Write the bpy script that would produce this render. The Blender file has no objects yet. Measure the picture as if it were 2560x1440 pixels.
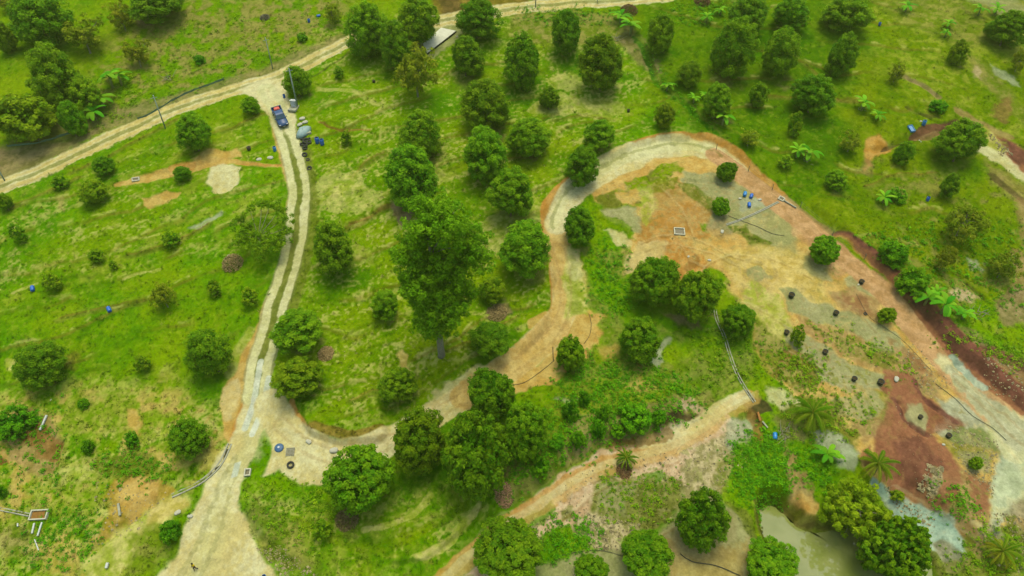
import bpy, math, random
import numpy as np
from mathutils import Matrix, Vector

rng = np.random.default_rng(11)
random.seed(11)
R = math.radians
sc = bpy.context.scene
col = sc.collection

# ------------------------------------------------------------------ camera, sky, sun, exposure
F_PX, PITCH, SLOPE = 1730.0, R(42.0), 0.268
CAM = np.array([0.0, 0.0, 71.56])
cd = bpy.data.cameras.new("camera"); cam = bpy.data.objects.new("camera", cd); col.objects.link(cam)
cd.sensor_width = 36; cd.lens = 36 * F_PX / 2560; cd.clip_start = 1; cd.clip_end = 3000
cam.location = CAM; cam.rotation_euler = (R(90) - PITCH, 0, 0); sc.camera = cam

SUN_DIR = Vector((0.08, 0.10, 0.99)).normalized()      # towards the sun
world = bpy.data.worlds.new("World"); sc.world = world; world.use_nodes = True
nt = world.node_tree; nt.nodes.clear()
sky = nt.nodes.new("ShaderNodeTexSky"); sky.sky_type = 'NISHITA'; sky.sun_disc = False
sky.sun_elevation = math.asin(SUN_DIR.z); sky.sun_rotation = math.atan2(SUN_DIR.x, SUN_DIR.y)
sky.air_density = 1.0; sky.dust_density = 4.0; sky.ozone_density = 1.0
bg = nt.nodes.new("ShaderNodeBackground"); bg.inputs[1].default_value = 0.15
wo = nt.nodes.new("ShaderNodeOutputWorld")
nt.links.new(sky.outputs[0], bg.inputs[0]); nt.links.new(bg.outputs[0], wo.inputs[0])
sd = bpy.data.lights.new("sun", 'SUN'); sd.energy = 1.3; sd.angle = R(26.0); sd.color = (1.0, 0.92, 0.72)
so = bpy.data.objects.new("sun", sd); col.objects.link(so)
so.rotation_euler = (-SUN_DIR).to_track_quat('-Z', 'Y').to_euler()
sc.view_settings.view_transform = 'Standard'; sc.view_settings.look = 'None'
sc.view_settings.exposure = 0.90; sc.view_settings.gamma = 1.0
sc.cycles.max_bounces = 6; sc.cycles.diffuse_bounces = 3; sc.cycles.use_adaptive_sampling = True
sc.cycles.use_denoising = True
try: sc.cycles.denoiser = 'OPENIMAGEDENOISE'
except Exception: pass

K = 0.57                                                # sunlit picture value -> surface albedo
def lin(c):
    c = np.asarray(c, float) / 255.0
    return np.where(c <= 0.04045, c / 12.92, ((c + 0.055) / 1.055) ** 2.4)
def A(*c): return lin(c) * K
KL = 0.94
def AL(*c): return lin(c) * KL

# ------------------------------------------------------------------ noise
def _hash(ix, iy, seed):
    h = (ix.astype(np.int64) * 374761393 + iy.astype(np.int64) * 668265263 + seed * 1274126177) & 0xffffffff
    h = ((h ^ (h >> 13)) * 1274126177) & 0xffffffff
    return ((h ^ (h >> 16)) & 0xffffff) / float(0xffffff)
def vn(x, y, seed=0):
    x0 = np.floor(x); y0 = np.floor(y); fx = x - x0; fy = y - y0
    fx = fx * fx * (3 - 2 * fx); fy = fy * fy * (3 - 2 * fy)
    ix = x0.astype(np.int64); iy = y0.astype(np.int64)
    a = _hash(ix, iy, seed); b = _hash(ix + 1, iy, seed); c = _hash(ix, iy + 1, seed); d = _hash(ix + 1, iy + 1, seed)
    return (a + (b - a) * fx) * (1 - fy) + (c + (d - c) * fx) * fy
def fbm(x, y, scale, seed=0, octs=4, gain=0.5):
    s = 0; a = 1.0; t = 0
    x = x / scale; y = y / scale
    for o in range(octs):
        s = s + a * vn(x + 17.3 * o, y - 9.1 * o, seed + o * 7); t += a; a *= gain
        x, y = 2.03 * (0.8 * x - 0.6 * y), 2.03 * (0.6 * x + 0.8 * y)
    return s / t
def ss(a, b, x):
    t = np.clip((x - a) / (b - a), 0, 1); return t * t * (3 - 2 * t)

# ------------------------------------------------------------------ terrain
def plane(y): return SLOPE * (y - 80.0)
def ray(px, py):
    px = np.asarray(px, float); py = np.asarray(py, float)
    dx = (px - 1280) / F_PX; dy = -(py - 720) / F_PX
    c, s = math.cos(PITCH), math.sin(PITCH)
    return np.stack([dx, c + dy * s, -s + dy * c], -1)
def on_plane(px, py):
    d = ray(px, py); t = (CAM[2] - plane(0.0)) / (SLOPE * d[..., 1] - d[..., 2])
    return CAM + t[..., None] * d
PC = on_plane(2150, 1400); ZP = float(PC[2]) - 0.2
def H0(x, y):
    z = plane(y) + 2.6 * (fbm(x, y, 42, 3, 2) - 0.5) + 0.5 * (fbm(x, y, 11, 5, 2) - 0.5)
    r = np.sqrt(((x - PC[0] - 1.0) / 1.35) ** 2 + (y - PC[1] + 2) ** 2)
    w = 1 - ss(5.5, 13.0, r)
    return z * (1 - w) + ZP * w
def march(px, py, h, HF):
    d = ray(px, py); h = np.asarray(h, float)
    t = (CAM[2] - plane(0.0) - h) / (SLOPE * d[..., 1] - d[..., 2])
    for _ in range(12):
        p = CAM + t[..., None] * d
        e = p[..., 2] - HF(p[..., 0], p[..., 1]) - h
        t = t + 0.8 * e / (SLOPE * d[..., 1] - d[..., 2])
    return CAM + t[..., None] * d
def W(pts):                                             # photo points -> ground XY
    a = np.array(pts, float); return march(a[:, 0], a[:, 1], np.zeros(len(a)), H0)[:, :2]
def smooth_line(P, step=1.0):                           # Catmull-Rom through points
    P = np.asarray(P, float); out = []
    Q = np.vstack([2 * P[0] - P[1], P, 2 * P[-1] - P[-2]])
    for i in range(1, len(Q) - 2):
        p0, p1, p2, p3 = Q[i - 1:i + 3]; n = max(1, int(np.linalg.norm(p2 - p1) / step))
        for k in range(n):
            t = k / n
            out.append(0.5 * ((2 * p1) + (p2 - p0) * t + (2 * p0 - 5 * p1 + 4 * p2 - p3) * t * t + (3 * p1 - p0 - 3 * p2 + p3) * t ** 3))
    out.append(P[-1]); return np.array(out)
def line_dist(P, x, y):                                 # signed distance (left of the line +) and arc fraction
    best = np.full(x.shape, 1e9); sgn = np.ones(x.shape); arc = np.zeros(x.shape)
    for i in range(len(P) - 1):
        a, b = P[i], P[i + 1]; d = b - a; L2 = max(d @ d, 1e-9)
        t = np.clip(((x - a[0]) * d[0] + (y - a[1]) * d[1]) / L2, 0, 1)
        ex = x - a[0] - t * d[0]; ey = y - a[1] - t * d[1]; q = ex * ex + ey * ey
        m = q < best; best = np.where(m, q, best)
        sgn = np.where(m, np.sign(d[0] * ey - d[1] * ex), sgn); arc = np.where(m, (i + t) / (len(P) - 1), arc)
    return np.sqrt(best), sgn, arc
def poly_sd(P, x, y):                                   # + inside
    ins = np.zeros(x.shape, bool); n = len(P)
    for i in range(n):
        a, b = P[i], P[(i + 1) % n]
        c = (a[1] > y) != (b[1] > y)
        with np.errstate(divide='ignore', invalid='ignore'):
            xi = (b[0] - a[0]) * (y - a[1]) / (b[1] - a[1] if b[1] != a[1] else 1e-9) + a[0]
        ins ^= c & (x < xi)
    d, _, _ = line_dist(np.vstack([P, P[:1]]), x, y)
    return np.where(ins, d, -d)

# relief features, all as ground lines: banks (foot line, rise on its left), gullies, ledges
BANKS = [
 ([(1195,1340),(1300,1258),(1400,1186),(1500,1136),(1600,1100),(1680,1080),(1740,1046),(1790,1005)], 1.7, 2.2, 9),
 ([(735,1010),(760,1060),(800,1100),(860,1118),(930,1108),(975,1095)], 0.9, 0.9, 8),
 ([(1060,1035),(1160,985),(1250,925),(1330,865),(1380,810),(1392,740),(1388,660),(1372,580),(1378,520),(1430,475),(1500,428),(1580,378),(1660,356),(1740,352),(1800,368),(1860,410),(1960,495)], 0.8, 1.3, 7),
 ([(1975,495),(2090,590),(2153,641),(2220,702),(2270,754),(2297,786),(2327,821),(2377,879),(2420,916),(2500,985),(2600,1070)], 1.2, 1.5, 8),
 ([(1990,1310),(2040,1322),(2130,1312),(2200,1318)], 1.2, 1.5, 5),
 ([(2080,1215),(2220,1190),(2330,1290),(2400,1345),(2420,1380)], 1.1, 2.0, 6),
]
GULLIES = [
 ([(2170,378),(2215,372),(2260,352),(2330,335),(2390,305)], 0.7, 0.55),
 ([(2270,270),(2320,290),(2370,308),(2390,305)], 0.5, 0.35), ([(2260,190),(2310,215),(2345,245)], 0.45, 0.35),
 ([(2390,690),(2440,735),(2470,760)], 0.5, 0.35), ([(1700,455),(1740,450),(1790,455),(1800,470)], 0.3, 0.3),
 ([(1200,640+170),(1180,815)], 0.2, 0.3), ([(2290,955),(2330,1020),(2370,1040)], 0.4, 0.4),
 ([(2235,1000),(2260,1050),(2320,1095)], 0.45, 0.4), ([(1600,120),(1640,195),(1680,235),(1740,290),(1790,345)], 0.5, 0.6),
 ([(2450,1320),(2500,1360),(2540,1420)], 0.8, 0.6), ([(225,1380),(250,1350),(330,1300),(390,1250)], 0.7, 0.7),
 ([(610,1290),(640,1340),(700,1400),(760,1440)], 0.6, 0.6), ([(2390,900),(2440,960),(2520,1040)], 0.6, 0.8),
 ([(0,1140),(40,1148)], 0.5, 0.5), ([(150,1090),(140,1160),(120,1240)], 0.5, 0.8),
]
LEDGES = [  # foot lines of orchard terraces, ground rises on the left
 ([(800,310),(860,322),(920,325)], 0.45), ([(740,1395-90),(900,1360),(1020,1330),(1110,1280)], 0.4),
 ([(960,1440-20),(1080,1400),(1130,1360),(1200,1290)], 0.5), ([(820,1020-110),(900,880),(1000,850)], 0.3),
 ([(1090,440),(1140,425),(1180,400)], 0.45), ([(860,575),(920,540),(980,515)], 0.35),
 ([(100,735),(180,700),(260,690)], 0.35), ([(300,650),(380,630),(450,605)], 0.3), ([(140,990),(200,945),(280,920)], 0.4),
 ([(310,455),(430,430),(560,400)], 0.3), ([(430,370),(560,300),(620,270)], 0.25), ([(820,190),(860,165),(940,120)], 0.3),
 ([(1180,740),(1260,700),(1330,690)], 0.25), ([(700,880+30),(860,850),(960,800)], 0.3), ([(1880,250),(1960,240),(2140,245)], 0.3),
]
FEATS = []
for pts, h, w, L in BANKS: FEATS.append(('b', smooth_line(W(pts), 2.0), h, w, L))
for pts, h, w in GULLIES: FEATS.append(('g', smooth_line(W(pts), 1.5), h, w, 0))
for pts, h in LEDGES: FEATS.append(('b', smooth_line(W(pts), 2.5), h, 0.5, 2.5))
POND_PX = [(1885,1275),(1905,1266),(1935,1270),(1965,1285),(1985,1310),(2010,1320),(2060,1324),(2120,1314),(2160,1300),(2220,1310),(2290,1360),(2328,1395),(2352,1450),(2350,1530),(2050,1530),(1990,1450),(1955,1405),(1925,1365),(1900,1325)]
def Wz(pts, z):
    d = ray(*np.array(pts, float).T); t = (z - CAM[2]) / d[:, 2]; return (CAM + t[:, None] * d)[:, :2]
POND = Wz(POND_PX, ZP - 0.25)
def H(x, y, fine=True):
    x = np.asarray(x, float); y = np.asarray(y, float); z = H0(x, y).copy()
    if fine:
        wx = x + 1.6 * (fbm(x, y, 3.0, 41, 2) - .5); wy = y + 1.6 * (fbm(x, y, 3.0, 43, 2) - .5)
    else: wx, wy = x, y
    for kind, P, h, w, L in FEATS:
        mg = (3.0 if kind == 'g' else 2.6 * L) + 2
        m = (x > P[:, 0].min() - mg) & (x < P[:, 0].max() + mg) & (y > P[:, 1].min() - mg) & (y < P[:, 1].max() + mg)
        if not m.any(): continue
        d, s, a = line_dist(P, wx[m], wy[m]); ends = ss(0, .12, a) * ss(0, .12, 1 - a)
        if kind == 'g': z[m] -= h * np.exp(-(d / w) ** 2) * ends
        else:
            sdn = d * s
            z[m] += h * ss(-0.1, w, sdn) * np.exp(-np.maximum(sdn - w, 0) ** 2 / (L * L)) * ends * np.exp(-np.maximum(-sdn, 0))
    mg = 3
    m = (x > POND[:, 0].min() - mg) & (x < POND[:, 0].max() + mg) & (y > POND[:, 1].min() - mg) & (y < POND[:, 1].max() + mg)
    if m.any():
        s = poly_sd(POND, wx[m], wy[m]); z[m] = np.minimum(z[m], ZP + 0.5 - 1.4 * ss(-1.2, 1.2, s)) * ss(-1.2, 0, s) + z[m] * (1 - ss(-1.2, 0, s))
    return z
def at(px, py, h=0.0):
    p = march(np.array([px]), np.array([py]), np.array([h], float), H)[0]
    return Vector(p)
def gz(x, y): return float(H(np.array([x]), np.array([y]))[0])
def pxm(p):                                             # photo pixels per metre at a point
    v = np.array(p) - CAM; dep = v[1] * math.cos(PITCH) - v[2] * math.sin(PITCH); return F_PX / dep

# ------------------------------------------------------------------ ground sheet
STEP = 2.1
pys = np.arange(1540, -70, -STEP * 0.95)
ys_in = on_plane(np.full(len(pys), 1280.0), pys)[:, 1]
near = ys_in[0] - np.cumsum(0.4 * 1.25 ** np.arange(1, 24)); far = ys_in[-1] + np.cumsum(0.5 * 1.25 ** np.arange(1, 27))
ys = np.concatenate([near[::-1], ys_in, far])
tin = np.arange(-1370, 1370 + STEP, STEP)
g = np.cumsum(STEP * 1.25 ** np.arange(1, 26))
ts = np.concatenate([(-1370 - g)[::-1], tin, tin[-1] + g])
yy = np.clip(ys, ys_in[0], ys_in[-1]); dep = yy * math.cos(PITCH) + (CAM[2] - plane(yy)) * math.sin(PITCH)
X = (dep / F_PX)[:, None] * ts[None, :]; Y = np.repeat(ys[:, None], len(ts), 1)
NR, NC = X.shape
x = X.ravel(); y = Y.ravel()
Z = H(x, y)

# shared noise fields
n_big = fbm(x, y, 16, 101, 3); n_med = fbm(x, y, 4.5, 111, 4); n_sml = fbm(x, y, 1.3, 121, 3); n_fin = fbm(x, y, 0.45, 131, 2)
ca, sa = math.cos(R(28)), math.sin(R(28))
u = x * ca + y * sa; v = -x * sa + y * ca
n_str = fbm(u / 3.2, v, 1.6, 141, 4)                    # straw streaks along the contours
n_str2 = fbm(u / 2.0, v, 4.0, 151, 3)
WX = x + 1.5 * (n_med - .5) * 2 + 0.9 * (n_sml - .5); WY = y + 1.5 * (fbm(x, y, 4.5, 161, 3) - .5) * 2 + 0.9 * (fbm(x, y, 1.2, 171, 2) - .5)

def mixc(c1, c2, t): return c1[None, :] * (1 - t[:, None]) + c2[None, :] * t[:, None]
MATS = {  # name: (colour a, colour b, noise field, lo, hi) as seen in sun
 'lush': ((82,136,0),(108,154,0),'m',.25,.75), 'olive': ((98,136,0),(126,152,4),'m',.25,.75), 'upper': ((92,122,0),(112,136,4),'m',.35,.65), 'uppergreen': ((62,112,0),(84,128,0),'m',.3,.7), 'deep': ((42,104,0),(66,126,0),'m',.35,.65),
 'straw': ((152,168,52),(196,194,108),'s',.3,.7), 'drygrass': ((116,148,14),(150,162,50),'s',.35,.65),
 'scrub': ((104,124,26),(144,138,70),'s',.35,.65),
 'clay': ((188,154,74),(202,176,96),'s',.3,.7), 'orange': ((178,130,54),(196,156,80),'s',.3,.7), 'sand': ((198,188,116),(210,208,150),'m',.3,.7),
 'pale': ((190,192,124),(208,210,150),'m',.3,.7), 'grey': ((150,158,120),(176,184,146),'s',.3,.7), 'greygreen': ((146,150,90),(166,166,112),'m',.3,.7),
 'blue': ((140,172,142),(178,202,166),'s',.3,.7), 'red': ((132,88,58),(154,106,72),'m',.2,.8), 'maroon': ((92,58,48),(122,78,62),'s',.3,.7),
 'pink': ((192,164,116),(208,188,144),'s',.3,.7), 'rubble': ((140,138,80),(190,180,128),'f',.3,.7), 'brown': ((112,84,34),(146,112,56),'s',.3,.7),
 'dark': ((58,50,32),(92,76,46),'s',.3,.7), 'litter': ((118,108,62),(156,138,94),'s',.3,.7), 'concrete': ((190,202,168),(208,216,184),'s',.3,.7),
 'moss_and_shade': ((92,110,18),(120,130,46),'s',.3,.7), 'straw2': ((186,168,80),(214,198,116),'s',.3,.7), 'tan': ((176,140,86),(198,162,108),'s',.3,.7), 'mud': ((146,120,70),(170,146,92),'s',.3,.7),
}
FLD = {'m': n_med, 's': n_sml, 'f': n_fin}
def matcol(name, m):
    a, b, f, lo, hi = MATS[name]; t = ss(lo, hi, 0.65 * FLD[f][m] + 0.35 * n_fin[m]); return mixc(A(*a), A(*b), t)

# base grass
t = .6 * ss(.38, .62, 0.6 * n_big + 0.4 * n_med)
allm = np.ones(len(x), bool)
C = matcol('lush', allm) * (1 - t[:, None]) + matcol('olive', allm) * t[:, None]
GR = np.ones(len(x))                                    # how grassy (for tufts)
def apply(m, name, w, grass=0.0):
    w = np.clip(w, 0, 1)[:, None]; C[m] = C[m] * (1 - w) + matcol(name, m) * w
    GR[m] = GR[m] * (1 - w[:, 0]) + grass * w[:, 0]
def bbox(P, mg): return (x > P[:, 0].min() - mg) & (x < P[:, 0].max() + mg) & (y > P[:, 1].min() - mg) & (y < P[:, 1].max() + mg)
def poly(pts, name, op=1.0, soft=.6, br=.35, grass=0.0, nf=None, world=False, warp=1.0):
    P = np.asarray(pts) if world else W(pts); m = bbox(P, soft + 2.5); 
    s = poly_sd(P, x[m] + warp * (WX[m] - x[m]), y[m] + warp * (WY[m] - y[m]))
    n = (nf[m] if nf is not None else .5 * n_sml[m] + .3 * n_fin[m] + .2 * n_med[m])
    soft *= 1.5; a = ss(-soft, soft, s + 0.01)
    w = ss(0, .5, a * (1 + .1) - br * 2.2 * (n - .38) * 1.6 - .12 * (a < 1)) * op * ss(0, .2, a)
    apply(m, name, w, grass)
def band(pts, name, wid, op=1.0, soft=.35, br=.3, grass=0.0, off=0.0, warp=.35, taper=False, P=None, nf=None):
    P = smooth_line(W(pts), 1.5) if P is None else P; m = bbox(P, np.max(wid) + soft + abs(off) + 1.5)
    d, s, a = line_dist(P, x[m] + warp * (WX[m] - x[m]), y[m] + warp * (WY[m] - y[m]))
    ww = np.interp(a, np.linspace(0, 1, len(wid)), wid) if np.ndim(wid) else wid
    if taper: ww = ww * np.sin(np.pi * np.clip(a, .02, .98)) ** .5
    e = ww / 2 - np.abs(d * s - off)
    soft *= 1.3; am = ss(-soft, soft, e); n = .55 * n_sml[m] + .45 * n_fin[m]
    apply(m, name, ss(0, .4, am * 1.1 - br * 3.5 * (n - .38)) * op * ss(0, .2, am), grass)
def blob(px, py, rw, name, op=1.0, br=.4, grass=0.0, asp=1.0, soft=.5):
    c = W([(px, py)])[0]; m = (np.abs(x - c[0]) < rw * asp + 2) & (np.abs(y - c[1]) < rw + 2)
    if not m.any(): return
    dx = WX[m] - c[0]; dy = (WY[m] - c[1]); d = np.sqrt((dx / asp) ** 2 + dy ** 2)
    am = 1 - ss(rw - soft, rw + soft, d); n = n_sml[m]
    apply(m, name, ss(0, .3, am * 1.1 - br * 3 * (n - .38)) * op, grass)

# regional character of the grass
poly([(-400,-80),(1000,-80),(860,110),(640,200),(400,290),(0,460),(-400,600)], 'olive', .35, 3, .3, 1)
poly([(760,380),(1000,300),(1380,300),(1640,230),(1400,500),(1390,800),(1250,920),(1040,1030),(760,1080),(700,900)], 'olive', .45, 4, .2, 1)
poly([(1560,-80),(2700,-80),(2700,700),(2300,760),(1980,500),(1800,350),(1640,230)], 'upper', .85, 4, .1, 1, n_med)
poly([(1580,-80),(2150,-80),(2100,200),(2100,420),(1980,500),(1800,350),(1640,230)], 'uppergreen', .7, 5, .15, 1, n_med)
# straw streaks over the orchard terraces
def streaks(pts, name, lo, hi, op, fld, soft=4):
    P = W(pts); m = bbox(P, 6); s = poly_sd(P, WX[m], WY[m])
    apply(m, name, ss(-soft, soft, s) * ss(lo, hi, fld[m]) * op, .6)
O1 = [(760,60),(1250,40),(1560,90),(1700,330),(1500,420),(1390,520),(1390,800),(1250,910),(1040,1020),(860,1080),(740,1000),(720,900),(780,600),(760,380),(800,250)]
streaks(O1, 'straw', .50, .70, .62, n_str * .5 + n_fin * .5); O2 = [(640,1230),(860,1280),(1270,1180),(1240,1330),(1080,1460),(700,1460),(640,1350)]
streaks(O2, 'straw', .49, .66, .75, n_str * .5 + n_fin * .5, 2); streaks(O2, 'drygrass', .44, .6, .6, n_str2 * .6 + n_sml * .4, 2)
L1 = [(-100,500),(250,420),(620,300),(700,420),(700,560),(600,640),(420,640),(260,720),(100,760),(-100,800)]
streaks(L1, 'straw', .54, .70, .5, n_str * .6 + n_fin * .4); streaks(L1, 'drygrass', .50, .70, .45, n_str2 * .6 + n_sml * .4)
L2 = [(150,980),(420,960),(560,1040),(600,1100),(520,1200),(420,1240),(300,1440),(-200,1500),(-200,1040)]
streaks(L2, 'straw', .40, .60, .9, n_str * .6 + n_fin * .4, 3); streaks(L2, 'drygrass', .36, .56, .8, n_str2 * .6 + n_sml * .4, 3); streaks(L2, 'clay', .52, .64, .65, n_med * .5 + n_sml * .5, 3)
R1 = [(2050,-60),(2700,-60),(2700,480),(2400,360),(2200,160)]
streaks(R1, 'drygrass', .46, .62, .6, n_str2 * .5 + n_sml * .5); R2 = [(2180,420),(2700,350),(2700,1100),(2400,860),(2200,640)]
streaks(R2, 'scrub', .48, .66, .6, n_str2 * .5 + n_sml * .5)
TL = [(380,0),(860,-40),(900,60),(640,190),(400,270),(240,330),(240,160)]
streaks(TL, 'scrub', .40, .58, .85, n_med * .5 + n_sml * .5)
poly([(120,300),(220,290),(400,240),(640,180),(860,80),(880,100),(640,205),(400,275),(200,355),(0,440),(-60,470),(-60,400)], 'litter', .65, 1.5, .4, .1)
poly([(-60,380),(60,370),(190,350),(240,330),(230,350),(120,410),(0,450),(-60,470)], 'litter', .8, 1.2, .3, .1)
poly([(340,10),(400,0),(430,30),(400,60),(350,62)], 'litter', .8, 1, .35)
poly([(1075,-60),(1560,-60),(1560,-10),(1400,0),(1290,8),(1240,20),(1100,40),(1080,10)], 'brown', .75, 1.2, .4)
poly([(1090,-20),(1140,-10),(1160,30),(1110,40)], 'dark', .6, 1, .3)
poly([(1280,22),(1400,30),(1560,40),(1580,110),(1480,120),(1330,110),(1270,90)], 'scrub', .8, 2, .35, .3)
poly([(1030,60),(1160,55),(1165,80),(1100,140),(1060,150),(1040,120)], 'greygreen', .8, 1, .3)
poly([(1560,60),(1610,100),(1660,170),(1640,200),(1590,150),(1550,110)], 'litter', .7, 1.2, .4)
# right upper washed-out slopes
poly([(2180,0),(2560,-40),(2700,40),(2700,200),(2500,130),(2380,110),(2250,60)], 'scrub', .55, 3, .45, .4)
poly([(2420,0),(2500,-20),(2640,60),(2640,120),(2540,60)], 'greygreen', .7, 1.5, .4)
poly([(2395,120),(2470,170),(2540,250),(2640,330),(2640,380),(2520,270),(2440,200)], 'scrub', .7, 1.5, .35)
poly([(2470,160),(2530,190),(2540,215),(2480,185)], 'grey', .6, .6, .5)
poly([(2430,165),(2460,185),(2455,205),(2432,195)], 'pink', .5, 1, .45)
poly([(2480,260),(2520,245),(2530,270),(2500,300),(2470,290)], 'red', .55, 1.2, .4)
# gully by the two drums
poly([(2170,345),(2195,335),(2215,350),(2240,362),(2248,375),(2230,385),(2200,388),(2170,400),(2160,420),(2168,380)], 'orange', .9, .8, .2)
poly([(2160,395),(2175,400),(2172,430),(2150,440)], 'mud', .6, 1, .4)
band([(2212,372),(2240,360),(2262,352)], 'dark', .5, .8, .25, .2)
band([(2282,342),(2310,330),(2350,320),(2388,304)], 'maroon', [1.2,2.2,1.8,.8], .9, .4, .2)
band([(2290,345),(2330,340),(2370,325)], 'mud', .8, .7, .3, .3)
band([(2268,268),(2300,282),(2345,294)], 'dark', .6, .6, .3, .3); band([(2258,190),(2310,212),(2345,243)], 'litter', 1.0, .8, .3, .3)
band([(2395,278),(2430,300),(2470,320),(2520,340)], 'mud', 1.4, .7, .5, .35)
poly([(2440,312),(2500,340),(2560,370),(2640,430),(2640,500),(2540,410),(2500,380),(2450,340)], 'red', .95, .8, .2)
poly([(2500,345),(2570,375),(2600,420),(2540,405)], 'maroon', .8, 1, .3)
poly([(2445,315),(2480,330),(2530,385),(2500,385),(2460,360)], 'straw', .8, .8, .35)
poly([(2460,360),(2510,385),(2600,455),(2600,480),(2480,400),(2455,380)], 'sand', .8, .7, .2)
poly([(2460,400),(2600,490),(2600,560),(2480,450)], 'mud', .5, 1.5, .4)
band([(2480,440),(2530,480),(2580,530)], 'dark', 1.0, .7, .5, .3)
poly([(2540,500),(2620,520),(2620,700),(2545,600)], 'mud', .7, 1.5, .4)
poly([(2370,740),(2420,725),(2440,745),(2430,770),(2400,770),(2380,760)], 'pink', .65, .9, .35)
poly([(2420,650),(2450,655),(2455,675),(2430,672)], 'grey', .7, .7, .4)
band([(2388,688),(2430,720),(2455,748)], 'dark', .5, .6, .25, .3)
band([(2545,640),(2560,700),(2540,740)], 'mud', 2.0, .7, .6, .3)
poly([(2490,770),(2530,735),(2620,720),(2620,830),(2520,815),(2500,800)], 'litter', .85, 1.2, .35)

# bare work yard inside the loop road
poly([(1482,480),(1560,425),(1640,398),(1740,395),(1800,400),(1860,450),(1960,520),(2060,600),(2140,690),(2230,800),(2330,900),(2420,1000),(2640,1150),(2640,1330),(2480,1320),(2380,1340),(2300,1290),(2230,1210),(2150,1170),(2100,1080),(2060,1000),(1990,985),(1930,930),(1890,880),(1870,760),(1800,680),(1700,690),(1620,660),(1560,680),(1548,625),(1600,560),(1590,510),(1520,520),(1490,505)], 'clay', 1, .8, .12)
poly([(1450,620),(1470,690),(1490,760),(1560,800),(1650,870),(1760,880),(1880,860),(1900,960),(1860,985),(1790,1005),(1740,1046),(1600,1100),(1500,1136),(1400,1186),(1300,1258),(1230,1310),(1280,1160),(1380,1060),(1400,930),(1500,860),(1470,780)], 'scrub', .5, 2, .5, .6, n_med)
poly([(1290,985),(1380,985),(1470,960),(1560,985),(1700,970),(1760,1010),(1740,1045),(1600,1098),(1500,1134),(1420,1170),(1380,1150),(1330,1060)], 'olive', .6, 2, .4, 1, n_med)
poly([(1400,600),(1448,620),(1468,700),(1462,780),(1508,798),(1500,860),(1460,890),(1400,930),(1375,972),(1290,985),(1300,940),(1390,870),(1400,700)], 'clay', .95, .7, .25)
poly([(1620,430),(1700,410),(1690,440),(1640,490),(1570,470)], 'moss_and_shade', .9, .6, .2, .6)
poly([(1560,455),(1610,440),(1640,470),(1620,490),(1580,475)], 'olive', .9, .5, .2, 1)
poly([(1640,410),(1712,402),(1715,425),(1690,440),(1660,450),(1635,440)], 'olive', .9, .5, .25, 1)
poly([(1535,480),(1600,470),(1640,455),(1700,450),(1690,470),(1620,500),(1600,515),(1560,500)], 'olive', .85, .5, .3, 1)
poly([(1490,500),(1545,480),(1560,510),(1545,545),(1510,530)], 'moss_and_shade', .9, .6, .2, .5)
poly([(1545,485),(1600,478),(1605,500),(1560,512)], 'clay', .9, .5, .15)
poly([(1500,530),(1590,520),(1605,540),(1600,570),(1575,580),(1540,560)], 'greygreen', .95, .6, .15)
poly([(1490,525),(1540,545),(1580,585),(1590,600),(1555,600),(1510,560)], 'olive', .8, .6, .3, .8)
poly([(1520,575),(1545,580),(1575,610),(1560,620),(1530,600)], 'sand', .8, .5, .2)
poly([(1460,560),(1500,560),(1530,610),(1560,620),(1555,690),(1580,720),(1560,760),(1500,760),(1480,700),(1465,650)], 'lush', .8, 1, .3, 1)
poly([(1500,620),(1560,640),(1570,700),(1520,690)], 'scrub', .5, 1, .4, .5)
poly([(1610,520),(1640,460),(1700,450),(1760,480),(1790,530),(1790,570),(1760,590),(1720,590),(1640,600),(1600,590)], 'brown', .45, 1.2, .4)
poly([(1620,560),(1660,520),(1720,500),(1770,560),(1780,590),(1720,600),(1700,620),(1640,620),(1590,610)], 'orange', .6, 1.4, .35)
poly([(1640,600),(1700,590),(1760,640),(1780,680),(1740,700),(1690,690),(1660,650)], 'orange', .9, 1, .15)
poly([(1720,640),(1745,630),(1755,650),(1740,670),(1722,665)], 'brown', .6, .5, .2)
poly([(1600,480),(1640,470),(1650,520),(1625,560),(1605,540)], 'straw', .7, .8, .4)
poly([(1560,640),(1600,605),(1660,600),(1640,640),(1590,670),(1565,680)], 'sand', .6, .8, .3)
poly([(1715,425),(1790,425),(1850,460),(1900,485),(1950,505),(1900,530),(1850,540),(1780,545),(1760,500),(1710,455)], 'greygreen', 1, .6, .08)
poly([(1770,500),(1790,490),(1860,540),(1830,580),(1780,560)], 'greygreen', 1, .8, .1)
poly([(1770,560),(1790,540),(1840,560),(1850,580),(1800,590)], 'litter', .5, .8, .4)
poly([(1850,500),(1900,490),(1930,510),(1880,550),(1845,530)], 'grey', .7, .6, .25)
poly([(1820,560),(1890,520),(1980,520),(1990,570),(1960,600),(1900,620),(1860,590)], 'greygreen', .9, .7, .15)
poly([(1860,590),(1900,570),(1970,580),(1980,630),(1900,640)], 'greygreen', .75, 1, .25)
poly([(1690,460),(1730,465),(1765,490),(1780,510),(1770,530),(1740,510),(1720,480)], 'moss_and_shade', .85, .5, .3, .4)
poly([(1760,555),(1775,555),(1780,575),(1765,572)], 'lush', .8, .4, .2, 1)
poly([(1820,560),(1860,555),(1885,585),(1915,600),(1900,618),(1870,610),(1850,585)], 'moss_and_shade', .95, .6, .2, .7)
poly([(1960,540),(2000,540),(2080,600),(2140,680),(2100,690),(2030,620),(1970,580)], 'tan', .8, .8, .2)
poly([(1800,640),(1880,610),(1990,630),(2060,680),(2080,760),(2040,770),(1960,740),(1880,760),(1840,720)], 'straw2', .8, 1.2, .3)
poly([(1870,700),(1930,740),(1960,800),(1990,860),(1960,880),(1900,850),(1870,790)], 'straw', .85, 1, .3)
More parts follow.
